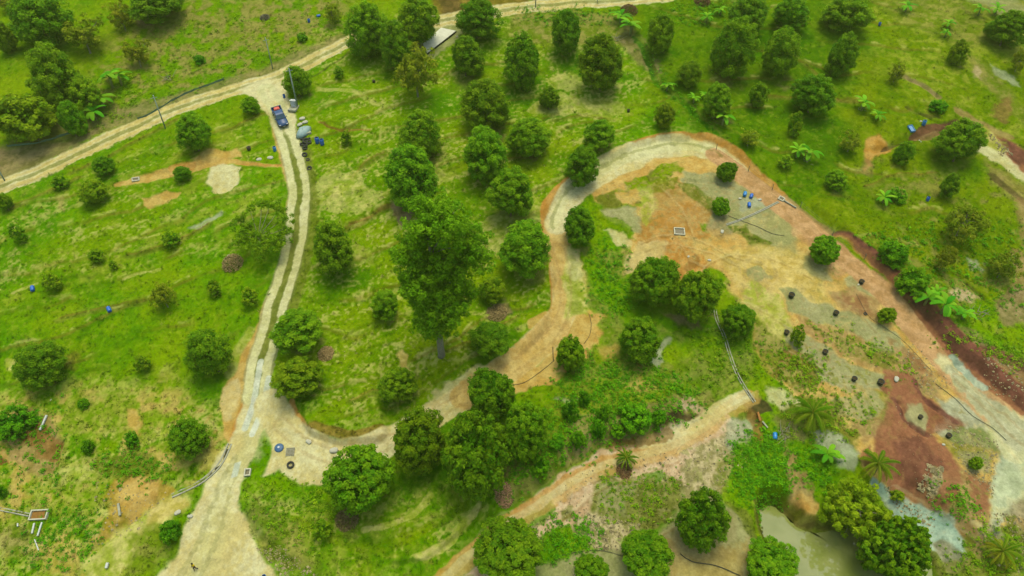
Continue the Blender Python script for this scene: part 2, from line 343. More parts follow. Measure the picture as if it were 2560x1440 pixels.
poly([(1880,800),(1960,860),(2000,900),(1980,960),(1930,930),(1890,870)], 'scrub', .85, 1, .3, .5)
blob(1885, 685, 1.6, 'greygreen', .9, .15)  # grey-green disc paints the soft shade round a sapling's spot
poly([(2000,640),(2060,650),(2080,690),(2030,690),(2000,670)], 'greygreen', .8, .8, .15)  # shade of the round crown, painted to its lower left
poly([(1940,720),(1985,715),(2040,755),(2130,790),(2240,830),(2260,870),(2200,870),(2120,830),(2030,800),(1960,775)], 'greygreen', 1, .6, .1)
poly([(1950,820),(1990,830),(2040,860),(2120,900),(2230,940),(2230,980),(2120,965),(2050,930),(2000,890),(1960,860)], 'greygreen', 1, .6, .12)
poly([(2080,920),(2150,920),(2230,950),(2220,985),(2120,975)], 'greygreen', 1, .6, .12)
poly([(2120,700),(2180,690),(2210,740),(2200,760),(2130,720)], 'greygreen', .9, .6, .15)
poly([(2080,730),(2140,720),(2200,770),(2190,800),(2110,780)], 'mud', .9, .9, .2); poly([(2100,745),(2160,740),(2180,790),(2120,785)], 'red', .5, .9, .3)
poly([(1990,790),(2110,830),(2250,890),(2300,940),(2220,930),(2100,880),(2000,830)], 'mud', .7, .9, .35); poly([(2010,800),(2200,880),(2270,940),(2100,870)], 'scrub', .6, .8, .5, .6)
poly([(2180,850),(2240,870),(2260,900),(2200,900)], 'moss_and_shade', .7, .8, .4, .8)
poly([(1960,880),(2030,900),(2060,950),(2000,960),(1940,940)], 'brown', .6, 1, .4); poly([(1990,900),(2055,930),(2050,970),(1990,970),(1940,930)], 'moss_and_shade', .75, .9, .3, .9)
poly([(2220,840),(2280,880),(2370,970),(2350,1000),(2270,930)], 'mud', .9, .8, .25); poly([(2260,870),(2340,950),(2330,970)], 'red', .5, .6, .3)
poly([(2220,930),(2270,930),(2330,1000),(2380,1040),(2330,1085),(2270,1050),(2230,1000),(2200,975)], 'red', 1, .6, .1)
poly([(2270,1020),(2300,1010),(2320,1060),(2320,1090),(2280,1060)], 'greygreen', .9, .5, .15)
poly([(2195,1030),(2240,990),(2270,1055),(2330,1095),(2385,1150),(2400,1200),(2380,1250),(2330,1280),(2250,1230),(2190,1160),(2180,1090)], 'red', 1, .8, .15)
poly([(2230,1120),(2290,1110),(2360,1170),(2330,1200),(2270,1220)], 'maroon', .5, 1, .3)
poly([(2150,1000),(2230,990),(2230,1050),(2180,1100),(2130,1080)], 'scrub', .7, 1, .35, .4); poly([(2130,1050),(2200,1040),(2200,1110),(2150,1110)], 'mud', .7, 1, .35)
poly([(2080,990),(2180,985),(2210,1010),(2160,1050),(2090,1030)], 'greygreen', .8, .8, .3)
poly([(2140,1130),(2170,1125),(2170,1170),(2140,1160)], 'red', .8, .8, .2)
band([(2290,955),(2330,1015),(2372,1042),(2380,1050)], 'maroon', .8, .8, .3, .2); band([(2237,1000),(2262,1050),(2320,1092)], 'maroon', .7, .7, .3, .25)
poly([(2350,990),(2440,1000),(2600,1130),(2600,1300),(2470,1320),(2480,1220),(2500,1120),(2400,1110),(2340,1080)], 'grey', .9, .8, .3)
poly([(2380,1060),(2480,1080),(2500,1120),(2460,1180),(2400,1160),(2360,1100)], 'scrub', .7, 1, .55, .2)
poly([(2410,1140),(2460,1130),(2470,1180),(2430,1190)], 'greygreen', .8, .8, .2)
poly([(2320,1180),(2400,1180),(2470,1210),(2470,1290),(2420,1300),(2330,1260),(2300,1210)], 'mud', .85, .9, .35); poly([(2420,1200),(2475,1220),(2465,1290),(2430,1270)], 'red', .8, .8, .25)
poly([(2320,1175),(2350,1180),(2350,1210),(2320,1240),(2310,1220)], 'rubble', .8, .6, .3)
poly([(2330,1230),(2400,1240),(2420,1290),(2380,1290),(2330,1260)], 'moss_and_shade', .85, .7, .35, .9)
poly([(2230,1215),(2300,1230),(2380,1290),(2440,1320),(2480,1370),(2450,1380),(2380,1330),(2290,1270)], 'mud', .9, .8, .2)
poly([(2190,1195),(2225,1215),(2300,1270),(2370,1310),(2400,1345),(2410,1390),(2350,1410),(2300,1330),(2240,1270),(2190,1230)], 'blue', 1, .6, .15)
poly([(2220,1250),(2260,1280),(2290,1320),(2240,1310)], 'grey', .8, .8, .4); poly([(2330,1370),(2410,1380),(2420,1440),(2350,1440)], 'litter', .7, 1, .4)
poly([(2420,1300),(2480,1310),(2540,1360),(2500,1360),(2450,1330)], 'sand', .7, .8, .35)
poly([(2480,1300),(2510,1300),(2500,1340),(2480,1350)], 'grey', .8, .6, .4)
poly([(2410,1330),(2480,1370),(2560,1440),(2700,1500),(2360,1500),(2400,1420)], 'scrub', .8, 1, .3, .6); poly([(2420,1390),(2520,1400),(2520,1460),(2400,1460)], 'moss_and_shade', .8, 1, .3, .9)
poly([(2540,1240),(2700,1230),(2700,1500),(2560,1450),(2540,1330)], 'litter', .7, 1.5, .4)
poly([(2520,1300),(2560,1300),(2570,1370),(2530,1360)], 'moss_and_shade', .8, .7, .35, .9)
# far right below the road
poly([(2280,780),(2340,850),(2400,900),(2480,950),(2560,1000),(2700,1100),(2700,1180),(2560,1060),(2440,960),(2340,880)], 'litter', .9, 1, .3)
poly([(2420,880),(2480,880),(2560,920),(2660,990),(2660,1080),(2560,1010),(2480,950)], 'maroon', .9, .9, .2)
poly([(2440,910),(2510,920),(2560,960),(2600,1040),(2540,1010),(2470,960)], 'mud', .7, 1, .4)
poly([(2360,820),(2440,840),(2460,880),(2410,890)], 'litter', .7, 1, .4)
YARD = [(1482,480),(1640,398),(1800,400),(1960,520),(2140,690),(2330,900),(2500,1060),(2560,1300),(2480,1400),(2380,1340),(2230,1210),(2100,1080),(1990,985),(1890,880),(1800,680),(1560,680),(1548,625),(1590,510)]
RED = [(2225,930),(2290,940),(2340,1010),(2385,1045),(2330,1090),(2400,1170),(2395,1240),(2330,1275),(2250,1225),(2190,1150),(2185,1080),(2240,1000)]
streaks(YARD, 'scrub', .58, .72, .4, n_med * .4 + n_fin * .6, 1.5); streaks(YARD, 'straw2', .60, .74, .3, n_str * .5 + n_fin * .5, 1.5); streaks(YARD, 'mud', .56, .70, .35, n_str2 * .5 + n_fin * .5, 1.5)
streaks([(1880,780),(2100,820),(2300,940),(2480,1100),(2500,1300),(2300,1200),(2080,1000),(1930,900)], 'moss_and_shade', .58, .70, .6, n_sml * .6 + n_fin * .4, 1.5)
poly(RED, 'red', .8, 1.0, .15); poly([(2275,1015),(2300,1010),(2320,1060),(2318,1088),(2283,1060)], 'greygreen', .9, .5, .15); band([(2290,955),(2330,1015),(2372,1042),(2382,1052)], 'maroon', .6, .8, .3, .2); band([(2237,1000),(2262,1050),(2325,1095)], 'maroon', .6, .8, .3, .2); poly([(2230,1120),(2290,1110),(2360,1170),(2330,1200),(2270,1220)], 'maroon', .5, 1, .3)
poly([(2320,1175),(2350,1180),(2350,1210),(2320,1240),(2310,1220)], 'rubble', .8, .6, .3)
# steep bank and gravel terrace
poly([(1240,1190),(1400,1120),(1560,1070),(1700,1000),(1760,970),(1780,1000),(1740,1046),(1600,1098),(1500,1134),(1400,1184),(1300,1256)], 'scrub', .8, 1, .35, .4)
poly([(1430,1040),(1640,1040),(1700,1010),(1740,1040),(1650,1080),(1500,1125),(1410,1165)], 'litter', .55, 1, .4)
poly([(1660,1070),(1700,1050),(1740,1030),(1750,1045),(1700,1075),(1640,1090)], 'dark', .9, .6, .15)
poly([(1700,990),(1730,990),(1745,1020),(1700,1040)], 'pink', .7, .6, .3)
poly([(1380,1010),(1400,1000),(1440,1000),(1430,1010)], 'grey', .5, .6, .4)
poly([(1560,985),(1600,960),(1640,985),(1620,1010),(1580,1010)], 'clay', .5, 1, .45)
poly([(1500,870),(1540,860),(1545,900),(1510,905)], 'clay', .6, .7, .35); poly([(1480,880),(1500,875),(1520,910),(1490,905)], 'olive', .5, .7, .4)
poly([(1625,870),(1660,865),(1670,900),(1650,925),(1630,910)], 'grey', .8, .7, .3); poly([(1590,900),(1620,890),(1620,940),(1590,960)], 'clay', .5, .9, .4)
poly([(1660,780),(1740,800),(1740,830),(1690,825)], 'litter', .8, .8, .3)
GRAVEL = [(1080,1460),(1200,1347),(1300,1262),(1400,1192),(1500,1142),(1600,1107),(1680,1087),(1740,1053),(1790,1012),(1862,985),(1872,998),(1820,1040),(1840,1080),(1820,1120),(1795,1170),(1770,1230),(1730,1260),(1700,1290),(1650,1310),(1600,1350),(1560,1370),(1500,1360),(1440,1300),(1380,1310),(1340,1345),(1280,1390),(1240,1460)]
poly(GRAVEL, 'pink', 1, .5, .08)
poly([(1480,1250),(1500,1200),(1560,1190),(1620,1190),(1680,1200),(1700,1260),(1650,1300),(1600,1330),(1540,1320),(1490,1290)], 'moss_and_shade', .9, .9, .35, .6)
poly([(1500,1210),(1580,1200),(1560,1270),(1500,1260)], 'greygreen', .6, 1, .4); poly([(1600,1180),(1640,1170),(1650,1190),(1620,1200)], 'lush', .8, .5, .25, .9)
poly([(1450,1280),(1490,1270),(1590,1310),(1600,1340),(1540,1380),(1480,1370),(1450,1320)], 'rubble', 1, .8, .15)
poly([(1700,1170),(1760,1110),(1800,1090),(1850,1050),(1900,1080),(1900,1140),(1840,1200),(1800,1240),(1740,1250),(1690,1250)], 'rubble', .9, .9, .3)
poly([(1820,1060),(1890,1040),(1905,1130),(1850,1150),(1810,1110)], 'grey', .6, 1, .4); poly([(1790,1160),(1850,1120),(1870,1200),(1800,1240)], 'scrub', .7, 1, .35, .4)
poly([(1320,1280),(1378,1235),(1380,1265),(1330,1310),(1290,1330)], 'lush', .85, .5, .3, 1); poly([(1400,1270),(1435,1250),(1435,1290),(1400,1285)], 'moss_and_shade', .85, .5, .35, .7)
poly([(1350,1330),(1420,1300),(1460,1330),(1490,1370),(1450,1390),(1380,1390),(1345,1365)], 'lush', .9, .8, .3, 1)
poly([(1550,1340),(1640,1310),(1700,1270),(1690,1310),(1620,1340),(1560,1370)], 'lush', .8, .7, .3, 1)
streaks(GRAVEL, 'moss_and_shade', .62, .70, .6, n_sml * .7 + n_fin * .3, 1); streaks(GRAVEL, 'rubble', .5, .72, .3, n_med * .4 + n_fin * .6, 1)
# bottom strip and lawns round the pond
poly([(1240,1480),(1300,1400),(1380,1400),(1480,1390),(1560,1360),(1650,1330),(1700,1280),(1760,1230),(1810,1235),(1860,1290),(1900,1340),(1960,1430),(2000,1500)], 'greygreen', .9, 1, .2, .2)
poly([(1560,1380),(1700,1340),(1800,1370),(1880,1350),(1940,1430),(1900,1480),(1600,1480)], 'clay', .5, 1.5, .4); poly([(1640,1340),(1740,1260),(1830,1260),(1850,1330),(1780,1400),(1680,1400)], 'litter', .4, 2, .3)
poly([(1820,1240),(1850,1230),(1880,1270),(1905,1330),(1950,1400),(2000,1460),(1985,1470),(1930,1400),(1880,1330)], 'moss_and_shade', .85, .6, .25, .8)
poly([(1850,1120),(1900,1080),(1950,1090),(1970,1180),(1980,1250),(1940,1268),(1890,1262),(1840,1240),(1835,1180)], 'lush', .95, .9, .15, 1)
poly([(1840,1000),(1880,1010),(1890,1050),(1860,1060),(1830,1030)], 'moss_and_shade', .8, .6, .3, .7)
poly([(1950,1000),(2020,980),(2100,1000),(2140,1080),(2100,1120),(2000,1100),(1950,1060)], 'moss_and_shade', .8, 1.2, .35, .7)
poly([(1925,970),(1985,985),(2010,1010),(1960,1030),(1925,1010)], 'sand', .7, .7, .3); poly([(1940,1050),(2010,1060),(2030,1110),(1960,1120)], 'litter', .5, 1, .4)
poly([(2030,1080),(2090,1090),(2130,1140),(2130,1180),(2080,1180),(2050,1130)], 'grey', .8, .8, .35)
poly([(1990,1110),(2060,1130),(2080,1190),(2060,1240),(2020,1230),(1985,1170)], 'lush', .9, .8, .2, 1)
poly([(1960,1130),(1985,1150),(2010,1220),(2050,1290),(2050,1330),(2000,1325),(1970,1290),(1975,1240)], 'mud', .85, .7, .25)
poly([(1965,1265),(1995,1245),(2045,1270),(2055,1318),(2010,1320),(1985,1308)], 'clay', .9, .6, .25); poly([(1975,1275),(2000,1262),(2020,1290),(2000,1315)], 'orange', .45, .6, .4)
poly([(1862,1005),(1885,1000),(1925,1015),(1930,1035),(1900,1045),(1870,1025)], 'dark', .9, .5, .2)
poly([(1870,1025),(1900,1040),(1920,1085),(1905,1100),(1880,1060)], 'brown', .8, .5, .3)
band(None, 'moss_and_shade', 1.1, .8, .4, .3, .7, off=0, P=np.vstack([POND, POND[:1]])); band(None, 'dark', .35, .5, .2, .4, .2, P=np.vstack([POND, POND[:1]]))
# lower left eroded slope
poly([(20,1030),(90,1030),(140,1060),(145,1100),(130,1170),(100,1200),(60,1180),(30,1130),(40,1080)], 'mud', .75, .9, .35)
poly([(70,1060),(110,1080),(140,1110),(130,1170),(90,1160),(60,1100)], 'brown', .8, .8, .3)
poly([(-40,1115),(10,1110),(45,1135),(40,1145),(-40,1140)], 'clay', .9, .5, .2); poly([(-40,1135),(20,1138),(42,1146),(0,1150),(-40,1150)], 'brown', .9, .4, .2)
poly([(310,1030),(345,1030),(358,1060),(345,1090),(318,1075)], 'clay', .8, .8, .35)
poly([(275,1205),(330,1200),(400,1210),(430,1235),(395,1260),(340,1300),(280,1330),(220,1370),(225,1340),(270,1290),(255,1240)], 'orange', .6, .9, .3)
poly([(280,1210),(380,1210),(380,1250),(330,1290),(290,1270)], 'clay', .8, .9, .3)
poly([(220,1360),(330,1300),(390,1260),(470,1240),(480,1270),(440,1310),(360,1340),(330,1420),(260,1480),(180,1480),(200,1420)], 'straw', .9, .9, .35)
poly([(380,1260),(450,1245),(470,1265),(430,1300),(380,1310)], 'straw2', .7, .9, .3); poly([(20,1240),(60,1220),(80,1250),(40,1260)], 'clay', .5, .8, .4)
poly([(230,1150),(330,1130),(400,1150),(400,1190),(320,1200),(260,1190)], 'moss_and_shade', .8, 1, .35, .8); poly([(0,1330),(70,1320),(80,1380),(20,1400),(-20,1380)], 'scrub', .7, 1, .4, .4)
poly([(330,1330),(420,1300),(440,1370),(390,1450),(330,1450)], 'scrub', .5, 1, .4, .5)
poly([(100,1430),(120,1390),(200,1380),(180,1450)], 'clay', .5, .9, .45)
# bare spots in the left orchard
poly([(530,420),(560,415),(600,425),(600,450),(570,472),(535,475),(528,450)], 'sand', .95, .5, .15)
poly([(480,405),(540,385),(600,375),(605,395),(560,410),(500,420)], 'clay', .9, .5, .3); poly([(355,500),(400,480),(450,480),(420,500),(375,520),(358,517)], 'clay', .9, .4, .2)
band([(290,462),(340,450),(430,432),(480,420),(560,405),(620,410),(710,412)], 'clay', [.6,1.6,1.8,1.2,.5,.35], .9, .35, .3)
band([(430,425),(480,415)], 'orange', 1.2, .8, .4, .3); band([(600,412),(710,410)], 'orange', .25, .6, .2, .2)
poly([(140,490),(160,500),(150,530),(135,525)], 'mud', .5, .8, .3); poly([(10,905),(42,912),(38,940),(12,942)], 'straw', .9, .6, .3)
poly([(150,880),(200,875),(190,930),(165,925)], 'brown', .45, 1, .35); poly([(560,920),(600,860),(620,820),(640,830),(620,900),(580,950)], 'straw', .7, .8, .45)
poly([(470,560),(540,540),(560,530),(545,550),(490,570)], 'grey', .7, .6, .35)
band([(740,1395-100),(900,1362),(1020,1335),(1112,1285),(1160,1265)], 'olive', .9, .8, .3, .2, 1, -.4)
band([(1030,1400),(1080,1385),(1130,1350),(1145,1330),(1200,1280)], 'straw', .7, .9, .25, .3, .2)
band([(1000,1400),(1080,1410),(1150,1360),(1220,1300)], 'lush', 3.0, .7, .8, .3, 1, -1.5)
band([(910,1330),(1000,1310),(1050,1270),(1075,1240)], 'straw', .6, .8, .25, .35, .2)
band([(800,308),(850,322),(925,326)], 'brown', .35, .8, .2, .2); band([(795,225),(900,235),(940,260)], 'straw', 1.0, .6, .4, .4, .4)
band([(1090,440),(1140,428),(1180,402)], 'olive', 1.6, .6, .4, .3, 1); band([(880,560),(930,540),(975,515)], 'brown', .5, .45, .3, .3, .6)
band([(780,195),(840,160),(880,130)], 'dark', .3, .5, .2, .2, .5); band([(30,735),(60,725),(90,710)], 'straw', .35, .7, .25, .5)
band([(310,700),(345,688),(400,675)], 'straw', .45, .7, .25, .6); band([(320,600),(400,585)], 'straw', .4, .6, .2, .6)
HEDGE = [(1590,95),(1612,125),(1640,195),(1672,228),(1712,252),(1748,300),(1792,345)]
band(HEDGE, 'deep', 1.4, .85, .5, .3, 1); band(HEDGE, 'moss_and_shade', .4, .6, .3, .4, .8, .5)
for lp in [[(560,330),(620,300),(660,285)],[(180,430),(260,395),(340,350),(440,300)],[(20,520),(120,480),(200,440)],[(800,600),(860,570),(930,540),(975,515)],[(1300,560),(1350,530),(1375,500)],
           [(1130,880),(1200,850),(1290,800)],[(880,1000),(960,970),(1040,940)],[(1200,420),(1260,400),(1330,392)],[(1380,300),(1450,290),(1520,300)],[(320,640),(420,610),(520,560)],[(150,800),(260,770),(360,750)],[(1090,300),(1150,290),(1170,280)],[(880,440),(920,400),(960,380)],[(1920,240),(2000,245),(2140,250)],[(2160,470),(2230,440),(2340,430)],[(1900,120),(1990,150),(2060,200)]]:
    band(lp, 'brown', .35, .5, .25, .4, .6); band(lp, 'moss_and_shade', .6, .6, .3, .35, .8, -.4); band(lp, 'drygrass', .35, .4, .25, .7, .7, .5)  # dark strips paint shade along the terrace ledges
poly([(975,510),(1000,505),(1028,525),(1030,545),(1005,555),(985,540)], 'litter', .95, .5, .15, .1)
poly([(985,885),(1005,870),(1020,880),(1015,905),(1035,925),(1020,930),(1000,905)], 'straw2', .85, .4, .3, .2)
poly([(1215,775),(1270,772),(1275,790),(1240,800),(1215,795)], 'litter', .9, .5, .3, .1); poly([(1325,830),(1350,810),(1380,795),(1378,815),(1350,838),(1330,845)], 'clay', .85, .5, .25)
poly([(1090,975),(1160,940),(1250,905),(1250,920),(1160,960),(1070,1000)], 'sand', .75, .5, .4)
poly([(640,1240),(700,1300),(740,1320),(780,1440),(700,1440),(640,1370),(600,1290)], 'scrub', .6, 1.2, .4, .5)
poly([(640,1090),(660,1075),(680,1080),(690,1110),(665,1115)], 'lush', .9, .5, .2, 1)
for (px, py, r_) in [(800,480,2),(880,500,3),(850,455,2.5),(1080,440,2),(1330,540,2),(1240,610,2),(880,640,2),(1420,205,2.5),(1390,260,3),(1360,270,2),(1500,270,3),(1270,560,2.5)]:
    blob(px, py, r_, 'straw', .55, .5, .4, 1.6)

# trees: (crown centre x, y, crown width, height in the photo, kind, where it stands)
TREES = [
 (92,40,128,130,'d','broad dark crown near the top left corner, first tree right of the left edge'),
 (8,92,50,75,'d','half crown cut by the left edge, just under the top left corner'),
 (12,8,45,40,'a','reddish sparse crown in the very top left corner'),
 (140,192,110,145,'d','tallest dark crown of the clump left of the banana plants'),
 (206,232,82,84,'y','yellowish crown squeezed between the tallest dark crown and the banana plants'),
 (65,292,135,118,'y','wide olive crown beside the farm track at the left edge'),
 (172,300,62,88,'d','small dark crown below the clump, behind the blue net fence'),
 (205,85,105,92,'a','thin reddish crown standing alone in the top left grass'),
 (385,8,120,60,'d','dark crown cut by the top edge above bare brown litter'),
 (300,38,62,70,'a','thin green crown left of the dark crown cut by the top edge'),
 (338,130,68,72,'a','almost bare brownish crown in scrub above the banana plants'),
 (481,333,84,92,'d','round crown between the farm track and the sandy bare patch'),
 (257,412,50,50,'d','small round crown just below the farm track on the left'),
 (150,455,40,36,'s','low shrubby crown below the farm track near the left edge'),
 (233,477,64,60,'y','yellowish low crown under the small round one left of the open clay strip'),
 (455,432,42,42,'d','small crown planted in the orange clay strip'),
 (625,263,42,44,'d','small crown at the track junction left of the parked truck'),
 (909,75,95,125,'d','crown hiding the farm track bend, left of the double crown'),
 (1043,58,100,115,'d','bright upper crown of the pair left of the concrete slab'),
 (988,120,74,118,'d','dark lower crown of the pair left of the concrete slab'),
 (1036,172,112,138,'a','brownish open crown just below the pair by the concrete slab'),
 (1189,42,100,96,'d','rounded crown right of the concrete slab'),
 (1163,142,84,94,'d','crown directly below the concrete slab'),
 (740,200,66,78,'d','crown behind the tall power pole by the truck'),
 (1216,258,108,120,'d','pointed crown halfway between the concrete slab and the loop road'),
 (1056,338,104,112,'d','round crown above the largest crown of the middle orchard row'),
 (1020,442,128,155,'d','large two lobed crown above the tall forest tree'),
 (1217,385,106,124,'d','round crown beneath the pointed one in the middle orchard'),
 (1275,482,112,128,'d','crown left of the loop road bend, second above the road'),
 (866,345,30,38,'s','lone sapling in grass right of the two blue drums'),
 (846,180,26,30,'s','tiny sapling in grass left of the dark crown pair'),
 (1422,75,84,116,'d','crown at the top edge below the far dirt track, left of the banana plant'),
 (1507,152,98,138,'d','tall pointed crown left of the fence hedge line'),
 (1304,153,94,126,'d','egg shaped crown between the slab and the tall pointed crown'),
 (1371,246,54,56,'d','small round crown in the pale dry grass of the upper orchard'),
 (1324,345,98,96,'d','wide crown above the tree that touches the loop road'),
 (1497,333,72,76,'d','round crown uphill of the orange cut bank'),
 (1453,412,82,98,'d','crown on the outer edge of the loop road bend'),
 (1663,291,50,62,'y','small yellowish crown just left of the hedge line ditch'),
 (1658,78,74,104,'d','dark pointed crown right of the hedge line at the top'),
 (1723,182,58,64,'d','small round crown below the dark pointed one'),
 (1832,118,100,136,'d','large layered crown in the upper right orchard'),
 (1868,38,105,100,'d','crown behind the large layered one, touching the top edge'),
 (1790,255,70,82,'d','crown right above the bright banana plant in the orchard'),
 (1898,235,44,64,'y','slim yellowish crown right of the layered crown'),
 (1873,345,50,44,'a','thin low sapling crown above the loop road top'),
 (1980,35,88,82,'d','dark round crown at the top edge, upper of two stacked crowns'),
 (1959,125,95,126,'d','dark lumpy crown directly under the round one at the top edge'),
 (2121,30,112,88,'d','wide dark crown cut by the top edge, beside the small blue bucket'),
 (2104,137,72,100,'d','tall slim crown below the wide dark one at the top edge'),
 (2035,236,96,96,'d','isolated lumpy crown left of the banana plants on the right slope'),
 (2243,180,42,50,'a','olive open shrub at the head of the narrow gully'),
 (2400,130,44,58,'y','small yellow green crown beside a dark sprout on the washed slope'),
 (2520,70,88,82,'d','crown near the top right corner below the grey path'),
 (2552,150,40,60,'a','thin crown cut by the right edge below the top right corner'),
 (2128,352,60,60,'a','airy olive crown left of the orange gully'),
 (1987,308,36,60,'s','slim sapling between the lumpy crown and the large banana plant'),
 (2258,382,42,58,'d','small dark crown standing in the orange gully'),
 (2405,354,106,104,'d','big crown at the right where the gully meets the red ground'),
 (2093,450,50,48,'d','small dark crown in grass above the loop road straight'),
 (2380,466,46,66,'d','crown above the lone blue barrel on the right slope'),
 (1965,405,38,34,'s','low shrub beside the large banana plant'),
 (10,505,36,44,'d','crown cut by the left edge under the farm track'),
 (45,580,38,50,'s','sapling near the left edge in dry grass'),
 (128,702,44,50,'s','airy sapling right of the left lying barrel'),
 (237,640,34,36,'y','tiny yellow crown in the middle of the left field'),
 (281,662,22,24,'s','tiny sapling next to the tiny yellow crown'),
 (430,597,42,44,'s','sapling in the left field above the loose ragged crown'),
 (405,738,70,76,'a','loose ragged crown in the middle of the left field'),
 (532,722,36,46,'s','thin sapling left of the dirt road, farther from the road'),
 (622,742,42,48,'s','sapling close to the left side of the dirt road'),
 (527,876,112,128,'d','large crown in the left field beside the dirt road'),
 (95,910,104,114,'d','large crown near the left edge, lowest of the left field'),
 (355,905,38,44,'s','sapling between the two large crowns of the left field'),
 (833,620,104,128,'d','large egg shaped crown right of the dirt road'),
 (965,764,68,74,'d','small round crown left of the tall forest tree'),
 (738,824,124,112,'d','broad crown overhanging the dirt road from the right'),
 (746,946,122,108,'y','bright broad crown below the one overhanging the road'),
 (1226,722,74,70,'y','small crown right of the tall forest tree'),
 (1229,842,108,96,'d','crown above the loop road and below the dry brush heap'),
 (1310,618,120,132,'d','large crown left of the loop road narrow stretch'),
 (990,957,88,88,'d','dark crown in the curved field above the orange cut bank'),
 (1448,566,84,98,'d','crown leaning over the loop road from its inner side'),
 (1637,692,118,126,'r','left crown of the two big crowns below the bare orange yard'),
 (1746,735,118,130,'r','right crown of the two big crowns below the bare orange yard'),
 (1842,802,82,82,'r','rounded crown beside the narrow concrete drain'),
 (1593,852,108,108,'r','crown in the green hollow below the two big yard crowns'),
 (1425,883,78,84,'r','crown on the loop road shoulder beside the black hose'),
 (1820,427,52,54,'r','small bright crown on the grey yard nearest the loop road'),
 (1800,517,46,44,'r','small yellow green crown on the grey yard edge'),
 (2060,625,70,70,'r','round crown casting shade beside the pink road'),
 (2217,785,42,42,'y','small yellow crown at the shoulder of the pink road'),
 (1995,840,34,52,'r','upright green shrub among the black planting pots'),
 (2236,635,74,70,'b','thick blue green thicket beside the pink road'),
 (2415,552,104,112,'a','wide airy crown below the lone blue barrel'),
 (2365,645,52,68,'a','small brownish open crown under the wide airy one'),
 (2512,662,70,76,'a','airy crown near the right edge above the bare pink soil'),
 (2285,705,80,44,'b','bright leafy thicket above the two banana plants by the road'),
 (474,1095,90,100,'d','crown by the curved stone drain left of the dirt road'),
 (428,1325,58,60,'b','fuzzy light green bush at the edge of the wide road apron'),
 (330,1100,34,36,'b','round fuzzy bush in the eroded grass, right of two'),
 (220,1120,30,34,'b','round fuzzy bush in the eroded grass, left of two'),
 (207,1010,28,28,'b','smallest fuzzy bush above the eroded grass'),
 (36,1060,92,80,'b','dark green thicket at the left edge above the clay scar'),
 (4,1230,24,56,'b','narrow bush cut by the left edge above the concrete trough'),
 (895,1200,162,164,'r','biggest crown below the sandy turning place'),
 (1037,1103,138,148,'r','left crown of the three big crowns below the loop road'),
 (1187,1153,166,190,'r','largest middle crown of the three below the loop road'),
 (1224,984,112,130,'r','crown hiding the loop road above the largest middle crown'),
 (1324,1080,118,138,'r','right crown of the cluster below the loop road'),
 (1270,1385,164,140,'r','wide crown at the bottom edge over the lower track'),
 (805,1325,50,54,'s','small light shrub in dry grass below the biggest crown'),
 (1762,1307,128,138,'r','rounded crown left of the pond on bare soil'),
 (1618,1385,136,128,'r','round crown at the bottom between two smaller crowns'),
 (1480,1430,92,64,'r','low crown cut by the bottom edge right of the wide one'),
 (1922,1400,130,118,'r','crown at the pond edge cut by the bottom edge'),
 (1590,1045,84,66,'b','dark thicket on the steep bank above the gravel terrace'),
 (1497,1075,40,50,'b','dark rounded bush on the steep bank, left of the thicket'),
 (1425,1030,36,50,'b','bush on the bank right of the big crown cluster'),
 (1460,1000,30,40,'b','slim bush uphill of the steep bank'),
 (2140,1265,170,160,'p','airy yellow green crown leaning over the pond'),
 (2245,1368,176,178,'k','dense crown of leafy rosettes standing over the pond'),
 (2437,1157,32,34,'y','small bright crown on the pale gravel by the right road'),
 (1392,1108,44,40,'b','dark bush at the left end of the steep bank above the gravel'),
 (1446,1100,38,40,'b','dark bush on the steep bank just left of the rounded one'),
 (1545,1078,42,38,'b','dark bush between the rounded one and the thicket on the steep bank'),
 (1648,1040,40,42,'b','dark bush at the right side of the thicket on the steep bank'),
 (1352,1165,46,44,'b','dark bush at the foot of the big crown cluster beside the lower track'),
 (1505,1035,34,42,'b','slim dark bush upslope of the steep bank, left of the thicket'),
 (500,150,30,26,'b','small bush in scrub above the farm track'),
 (755,95,24,22,'b','dark small bush left of the farm track bend'),
 (2245,1110+130,34,26,'s','sprout at the edge of the red soil by the palm'),
 (826,30,50,56,'a','thin crown at the top edge right of two blue drums'),
 (2240,490,44,36,'b','low green mound in grass right of the pink road'),
 (2345,268,40,32,'b','dark green mound between the two gullies'),
]
# leaf litter under some crowns, dark lush grass painting shade under the others
tr = random.Random(5); TB = []
for (cx, cy, w, h, k, lab) in TREES:
    p0 = march(np.array([cx]), np.array([cy]), np.array([2.0]), H)[0]; s = pxm(p0)
    v_ = p0 - CAM; phi = math.atan2(-v_[2], v_[1]); r = w / 2 / s
    c2 = (h / 2 / s) ** 2 - (r * math.sin(phi)) ** 2
    c = math.sqrt(max(c2, 0)) / math.cos(phi); c = min(max(c, .7 * r), 1.9 * r)
    gap = .15 * r if k != 'b' else -.25 * c
    p = march(np.array([cx]), np.array([cy]), np.array([c * .92 + gap]), H)[0]
    TB.append((p[0], p[1], r, c, gap))
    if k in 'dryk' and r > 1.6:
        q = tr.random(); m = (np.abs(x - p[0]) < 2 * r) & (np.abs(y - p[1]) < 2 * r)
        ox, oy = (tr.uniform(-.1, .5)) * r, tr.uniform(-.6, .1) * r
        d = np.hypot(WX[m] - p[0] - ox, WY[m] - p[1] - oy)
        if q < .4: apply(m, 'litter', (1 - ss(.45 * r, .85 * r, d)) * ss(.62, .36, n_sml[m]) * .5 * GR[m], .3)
        else: apply(m, 'deep', (1 - ss(.7 * r, 1.6 * r, d)) * .5 * GR[m], 1)

